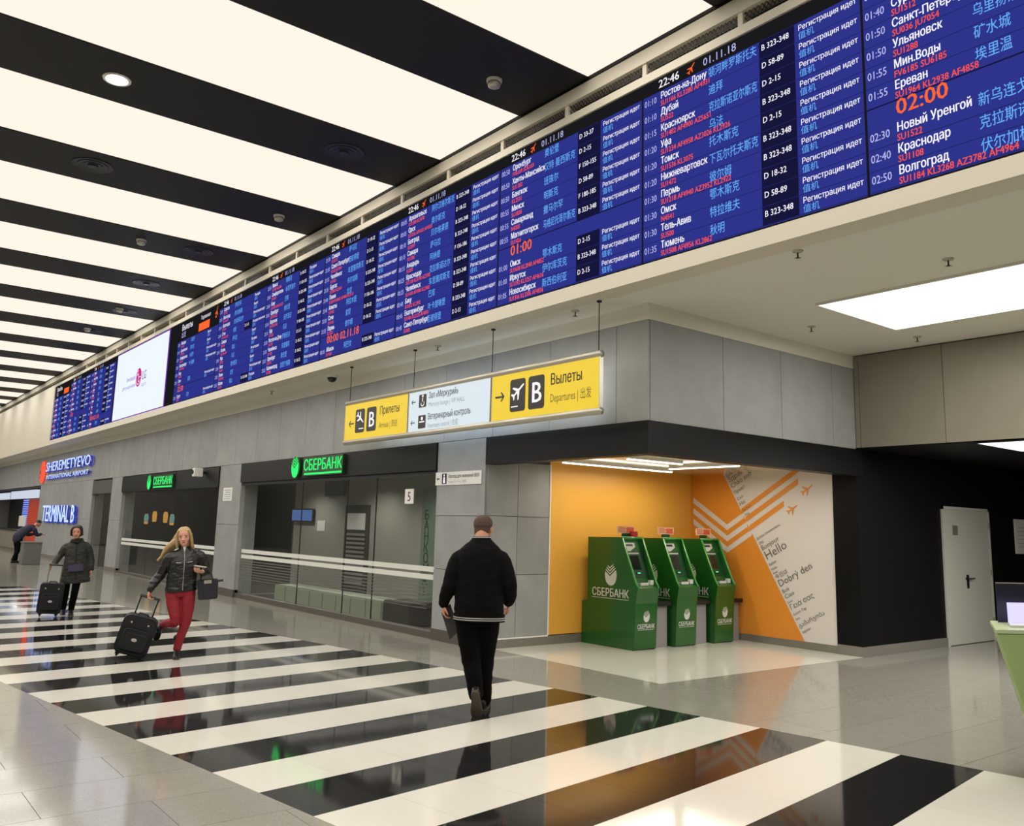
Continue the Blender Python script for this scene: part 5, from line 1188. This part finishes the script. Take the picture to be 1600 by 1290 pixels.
S.build('hair', hair_blond, p2, voxel=0.007, smooth=2, wrinkle=0.0025, wscale=30)
# phone in her hand
t = local_thing('phone', 'white phone in the hand of the blonde woman', 'phone', base, hd)
o = Vector((-.35, .235, 1.075)); a_ = Vector((.14, .02, .03)); b_ = Vector((-.01, .07, .012)); c_ = a_.cross(b_).normalized()*0.008
obox(o, a_, b_, c_, whiteplastic).build('case', t, local=True, bevel=0.003); obox(o + a_*.06 + b_*.06 + c_, a_*.88, b_*.88, c_*.08, blackplastic).build('screen', t, local=True)
# handbag over her forearm
t = local_thing('handbag', 'navy handbag hanging from the arm of the blonde woman', 'bag', base, hd)
MB().raw([(-.49, .02, .685), (-.26, .02, .685), (-.26, .14, .685), (-.49, .14, .685), (-.50, .035, .93), (-.25, .035, .93), (-.25, .125, .93), (-.50, .125, .93)], [(3, 2, 1, 0), (4, 5, 6, 7), (0, 1, 5, 4), (1, 2, 6, 5), (2, 3, 7, 6), (3, 0, 4, 7)], navybag).build('body', t, local=True, bevel=0.012, seg=3)
for yy in (.04, .12): MB().tube([(-.44, yy, .92), (-.42, yy, .99), (-.37, .08, 1.075), (-.33, .08, 1.075), (-.30, yy, .99), (-.29, yy, .92)], .010, navybag, 8).build('handle', t, local=True)
MB().box(-.42, -.33, .141, .145, .88, .92, alu).build('clasp', t, local=True)
MB().tube([(-.50, .08, .90), (-.56, .08, .905)], .016, blackplastic, 8).build('strap_end', t, local=True)

def make_case(label, loc, rz, w_, h_, d_, tilt, hand, soft=True, handle_h=0.3):
    """upright trolley case; local x = width, y = outward, tilted about its wheels"""
    t = thing('trolley_case', label, 'suitcase', loc, rz)
    T = Matrix.Rotation(tilt[0], 4, 'Y') @ Matrix.Rotation(tilt[1], 4, 'X')
    def mk(b, name, par=t, **kw):
        b.v = [tuple(T @ Vector(v)) for v in b.v]; return b.build(name, par, local=True, **kw)
    cn = 0.09 if soft else 0.05
    body = MB(); pts = rrect(0, 0.06+h_/2, w_, h_, cn); body.prism(pts, (0, -d_/2, 0), (1, 0, 0), (0, 0, 1), (0, d_, 0), blackfabric)
    body.f = [tuple(reversed(f)) for f in body.f]
    bo = mk(body, 'shell', bevel=0.015, seg=2)
    fp = MB(); fp.prism(rrect(0, 0.06+h_*0.40, w_*0.78, h_*0.55, .05), (0, d_/2-.005, 0), (1, 0, 0), (0, 0, 1), (0, .035, 0), blackfabric); fp.f = [tuple(reversed(f)) for f in fp.f]; mk(fp, 'front_pocket', bevel=0.01)
    z_ = MB(); z_.tube([(x, d_/2+.032, z) for x, z in rrect(0, 0.06+h_*0.62, w_*0.6, .05, .024)], .004, darkmetal, 6); mk(z_, 'zip')
    b = MB()
    for k in range(8):
        a0, a1 = 2*PI*k/8, 2*PI*(k+1)/8
        b.raw([(.035*math.cos(a0), d_/2+.032, .06+h_*.42+.022*math.sin(a0)), (.035*math.cos(a1), d_/2+.032, .06+h_*.42+.022*math.sin(a1)), (0, d_/2+.034, .06+h_*.42)], [(1, 0, 2)], greystripe)
    mk(b, 'badge')
    mk(MB().tube([(-.06, 0, h_+.055), (-.05, .0, h_+.085), (.05, 0, h_+.085), (.06, 0, h_+.055)], .011, blackplastic, 8), 'grab_handle')
    for sx in (-1, 1):
        cst = mk(MB().box(sx*w_*.33-.025, sx*w_*.33+.025, -d_*.3, d_*.3, .035, .075, blackplastic), 'wheel_housing', bevel=0.005)
        mk(MB().lathe([(.028, -.012), (.034, -.008), (.034, .008), (.028, .012)], (sx*w_*.33, 0, .034), blackplastic, 16, 'x'), 'wheel')
        if handle_h: mk(MB().tube([(sx*w_*.26, -d_*.25, h_+.03), (sx*w_*.26, -d_*.25, h_+.06+handle_h)], .009, steel if not soft else darkmetal, 8), 'pull_rod')
    if handle_h: mk(MB().tube([(-w_*.30, -d_*.25, h_+.06+handle_h), (w_*.30, -d_*.25, h_+.06+handle_h)], .017, blackplastic, 10), 'pull_handle')
    for x in (-.10, .10): mk(MB().lathe([(.012, 0), (.012, .004)], (x, d_/2-.002, h_-.02), alu, 10, 'y'), 'rivet')
    return t
rz = math.atan2(0.311, -0.95) 
make_case('black soft trolley case pulled by the woman in red trousers, tilted', (3.17, 11.48, 0.0), math.atan2(.311, -.95), .40, .47, .20, (-.27, -.10), None, True, .22)

# -- woman in a dark coat with a black case
base = (3.67, 16.9); hd = Vector((-0.212, -0.977, 0)).normalized()
p3 = person('dark-haired woman in long dark coat pulling a black case', base, hd); p3.rotation_euler[1] = 0.095
Mh = head_matrix((-.085, .05, 1.31), -.12, .06, -.04)
S = Solid(); add_head(S, Mh, .98, True)
S.limb([(-.085, -.03, 1.2), (-.085, -.01, 1.28), (-.085, .02, 1.38)], [.06, .05, .05])
S.stack([(-.04, 0, .75, .14, .10), (-.06, 0, 1.0, .13, .1), (-.08, 0, 1.15, .14, .09), (-.085, -.02, 1.24, .07, .06)])
RA = [(.075, -.02, 1.17), (.18, -.03, 1.02), (.265, .12, .90)]; LA = [(-.235, -.02, 1.17), (-.30, -.04, .95), (-.31, .02, .74)]
for arm in (RA, LA): S.limb(arm, [.05, .04, .028])
RL = [(.06, .0, .78), (.09, .03, .42), (.125, -.12, .13)]; LL = [(-.12, .02, .78), (-.06, .10, .42), (-.0, .03, .10)]
for leg in (RL, LL): S.limb(leg, [.07, .05, .038])
add_hand(S, RA[-1], (.7, .4, -.45), (-.2, .3, -.9), 1, .85, .92); add_hand(S, LA[-1], (0, .1, -1), (1, .1, 0), -1, .5, .92)
S.build('body', skin2, p3, voxel=0.006, smooth=3, ratio=0.5); face_parts(p3, Mh, .98, brow=hair_dark)
S = Solid()
S.stack([(-.06, 0, .54, .240, .17), (-.06, 0, .60, .238, .175), (-.065, 0, .80, .205, .160), (-.07, 0, .96, .178, .140), (-.08, -.01, 1.10, .180, .135), (-.085, -.015, 1.18, .175, .12), (-.085, -.02, 1.245, .13, .09), (-.085, -.01, 1.29, .075, .07)])
S.limb([(.04, -.02, 1.18), (.10, -.02, 1.14), (.18, -.03, 1.02), (.228, .05, .955), (.256, .105, .910)], [.065, .066, .058, .052, .047])
S.limb([(-.21, -.02, 1.18), (-.26, -.02, 1.13), (-.30, -.04, .95), (-.31, .0, .82), (-.311, .015, .77)], [.065, .068, .062, .057, .053])
jk = S.build('coat', darkcoat, p3, voxel=0.008, smooth=4, wrinkle=0.008, wscale=11)
MB().tube([(-.07, .188, .56), (-.07, .175, .75), (-.075, .152, .95), (-.08, .145, 1.1), (-.085, .12, 1.2)], .005, darkmetal, 6).build('zip', jk, local=True)
MB().raw([(-.19, .155, .74), (.05, .155, .74), (.05, .210, .74), (-.19, .210, .74), (-.19, .14, .87), (.05, .14, .87), (.05, .20, .87), (-.19, .20, .87)], [(3, 2, 1, 0), (4, 5, 6, 7), (0, 1, 5, 4), (1, 2, 6, 5), (2, 3, 7, 6), (3, 0, 4, 7)], purplebag).build('waist_bag', p3, local=True, bevel=.015, seg=2)
S = Solid(); S.limb([(-.16, .0, 1.26), (-.085, .085, 1.255), (-.01, .0, 1.26), (-.085, -.07, 1.28), (-.16, .0, 1.27)], [(.035, .04)]*5, 12); S.build('scarf', scarf, p3, voxel=.008, smooth=3, wrinkle=.006, wscale=20)
S = Solid(); S.limb([(.06, 0, .78), (.085, .03, .44), (.124, -.12, .12)], [.085, .062, .05]); S.limb([(-.12, .02, .78), (-.065, .10, .44), (0, .03, .10)], [.085, .062, .05]); S.build('leggings', trouser, p3, voxel=.008, smooth=3)
shoe(p3, (.125, -.13, .135), (.1, .9, -.45), (0, .4, .9), shoeblack, shoesole, .95, .07, 'boot'); shoe(p3, (0, .03, .095), (.05, 1, 0), (0, 0, 1), shoeblack, shoesole, .95, .07, 'boot')
S = Solid(); S.stack([(0, -.034, .03, .075, .060), (0, -.034, .07, .088, .075), (0, -.030, .12, .094, .090), (0, -.020, .165, .092, .098), (0, -.012, .195, .082, .094), (0, -.010, .22, .060, .068), (0, -.010, .235, .030, .034)], 20, Mh)
for sx in (-1, 1): S.limb([Mh @ Vector((.05*sx, .06, .20)), Mh @ Vector((.083*sx, .04, .14)), Mh @ Vector((.088*sx, .02, .06))], [(.014, .02), (.018, .03), (.018, .03)], 10)
S.build('hair', hair_dark, p3, voxel=0.007, smooth=3, wrinkle=0.004, wscale=30)
make_case('black upright trolley case pulled by the woman in the dark coat', (3.27, 16.75, 0.0), math.atan2(.2, -.977), .37, .50, .22, (-.06, -.05), None, False, .30)

# -- person leaning over the far counter
base = (5.75, 35.6); hd = Vector((0.88, 0.47, 0)).normalized()
p4 = person('person in navy jacket and dark trousers bent over the far counter', base, hd)
Mh = head_matrix((0, .66, 1.30), 0, .5, 0)
S = Solid(); add_head(S, Mh, 1)
S.limb([(0, .46, 1.22), (0, .56, 1.30), (0, .66, 1.40)], [.06, .055, .05])
S.limb([(0, -.02, .90), (0, .18, 1.10), (0, .42, 1.24)], [(.15, .11), (.16, .11), (.15, .10)], flat=(0, -.6, .8))
for sx in (-1, 1):
    S.limb([(.19*sx, .40, 1.22), (.23*sx, .52, .98), (.17*sx, .76, 1.02)], [.05, .042, .03]); S.limb([(.09*sx, -.04, .92), (.09*sx, .0 - .03*sx, .5), (.09*sx, -.08 - .12*sx, .10)], [.085, .06, .045])
    add_hand(S, (.17*sx, .76, 1.02), (-.2*sx, .9, -.1), (0, 0, -1), sx, .3)
S.build('body', skin2, p4, voxel=0.008, smooth=2, ratio=0.5); face_parts(p4, Mh, 1)
S = Solid(); S.limb([(0, -.06, .84), (0, -.02, .95), (0, .18, 1.12), (0, .40, 1.24), (0, .48, 1.28)], [(.19, .14), (.20, .15), (.21, .15), (.20, .13), (.12, .08)], 18, flat=(0, -.6, .8))
for sx in (-1, 1): S.limb([(.16*sx, .38, 1.22), (.22*sx, .42, 1.16), (.24*sx, .52, .99), (.185*sx, .71, 1.01)], [.07, .08, .065, .05])
S.build('jacket', bluecoat, p4, voxel=.010, smooth=3, wrinkle=.006)
S = Solid(); S.stack([(0, -.04, .82, .17, .13), (0, -.03, .93, .17, .13)])
for sx in (-1, 1): S.limb([(.09*sx, -.04, .88), (.09*sx, -.03*sx, .5), (.09*sx, -.08 - .12*sx, .13)], [.105, .08, .065])
S.build('trousers', trouser, p4, voxel=.010, smooth=3, wrinkle=.004)
for sx in (-1, 1): shoe(p4, (.09*sx, -.08 - .12*sx, .098), (0, 1, 0), (0, 0, 1), shoeblack, shoesole)
S = Solid(); S.stack([(0, -.030, .105, .066, .066), (0, -.024, .13, .082, .086), (0, -.018, .165, .085, .094), (0, -.012, .195, .078, .092), (0, -.010, .22, .058, .068), (0, -.010, .233, .030, .034)], 20, Mh); S.build('hair', hair_dark, p4, voxel=.008, smooth=2)
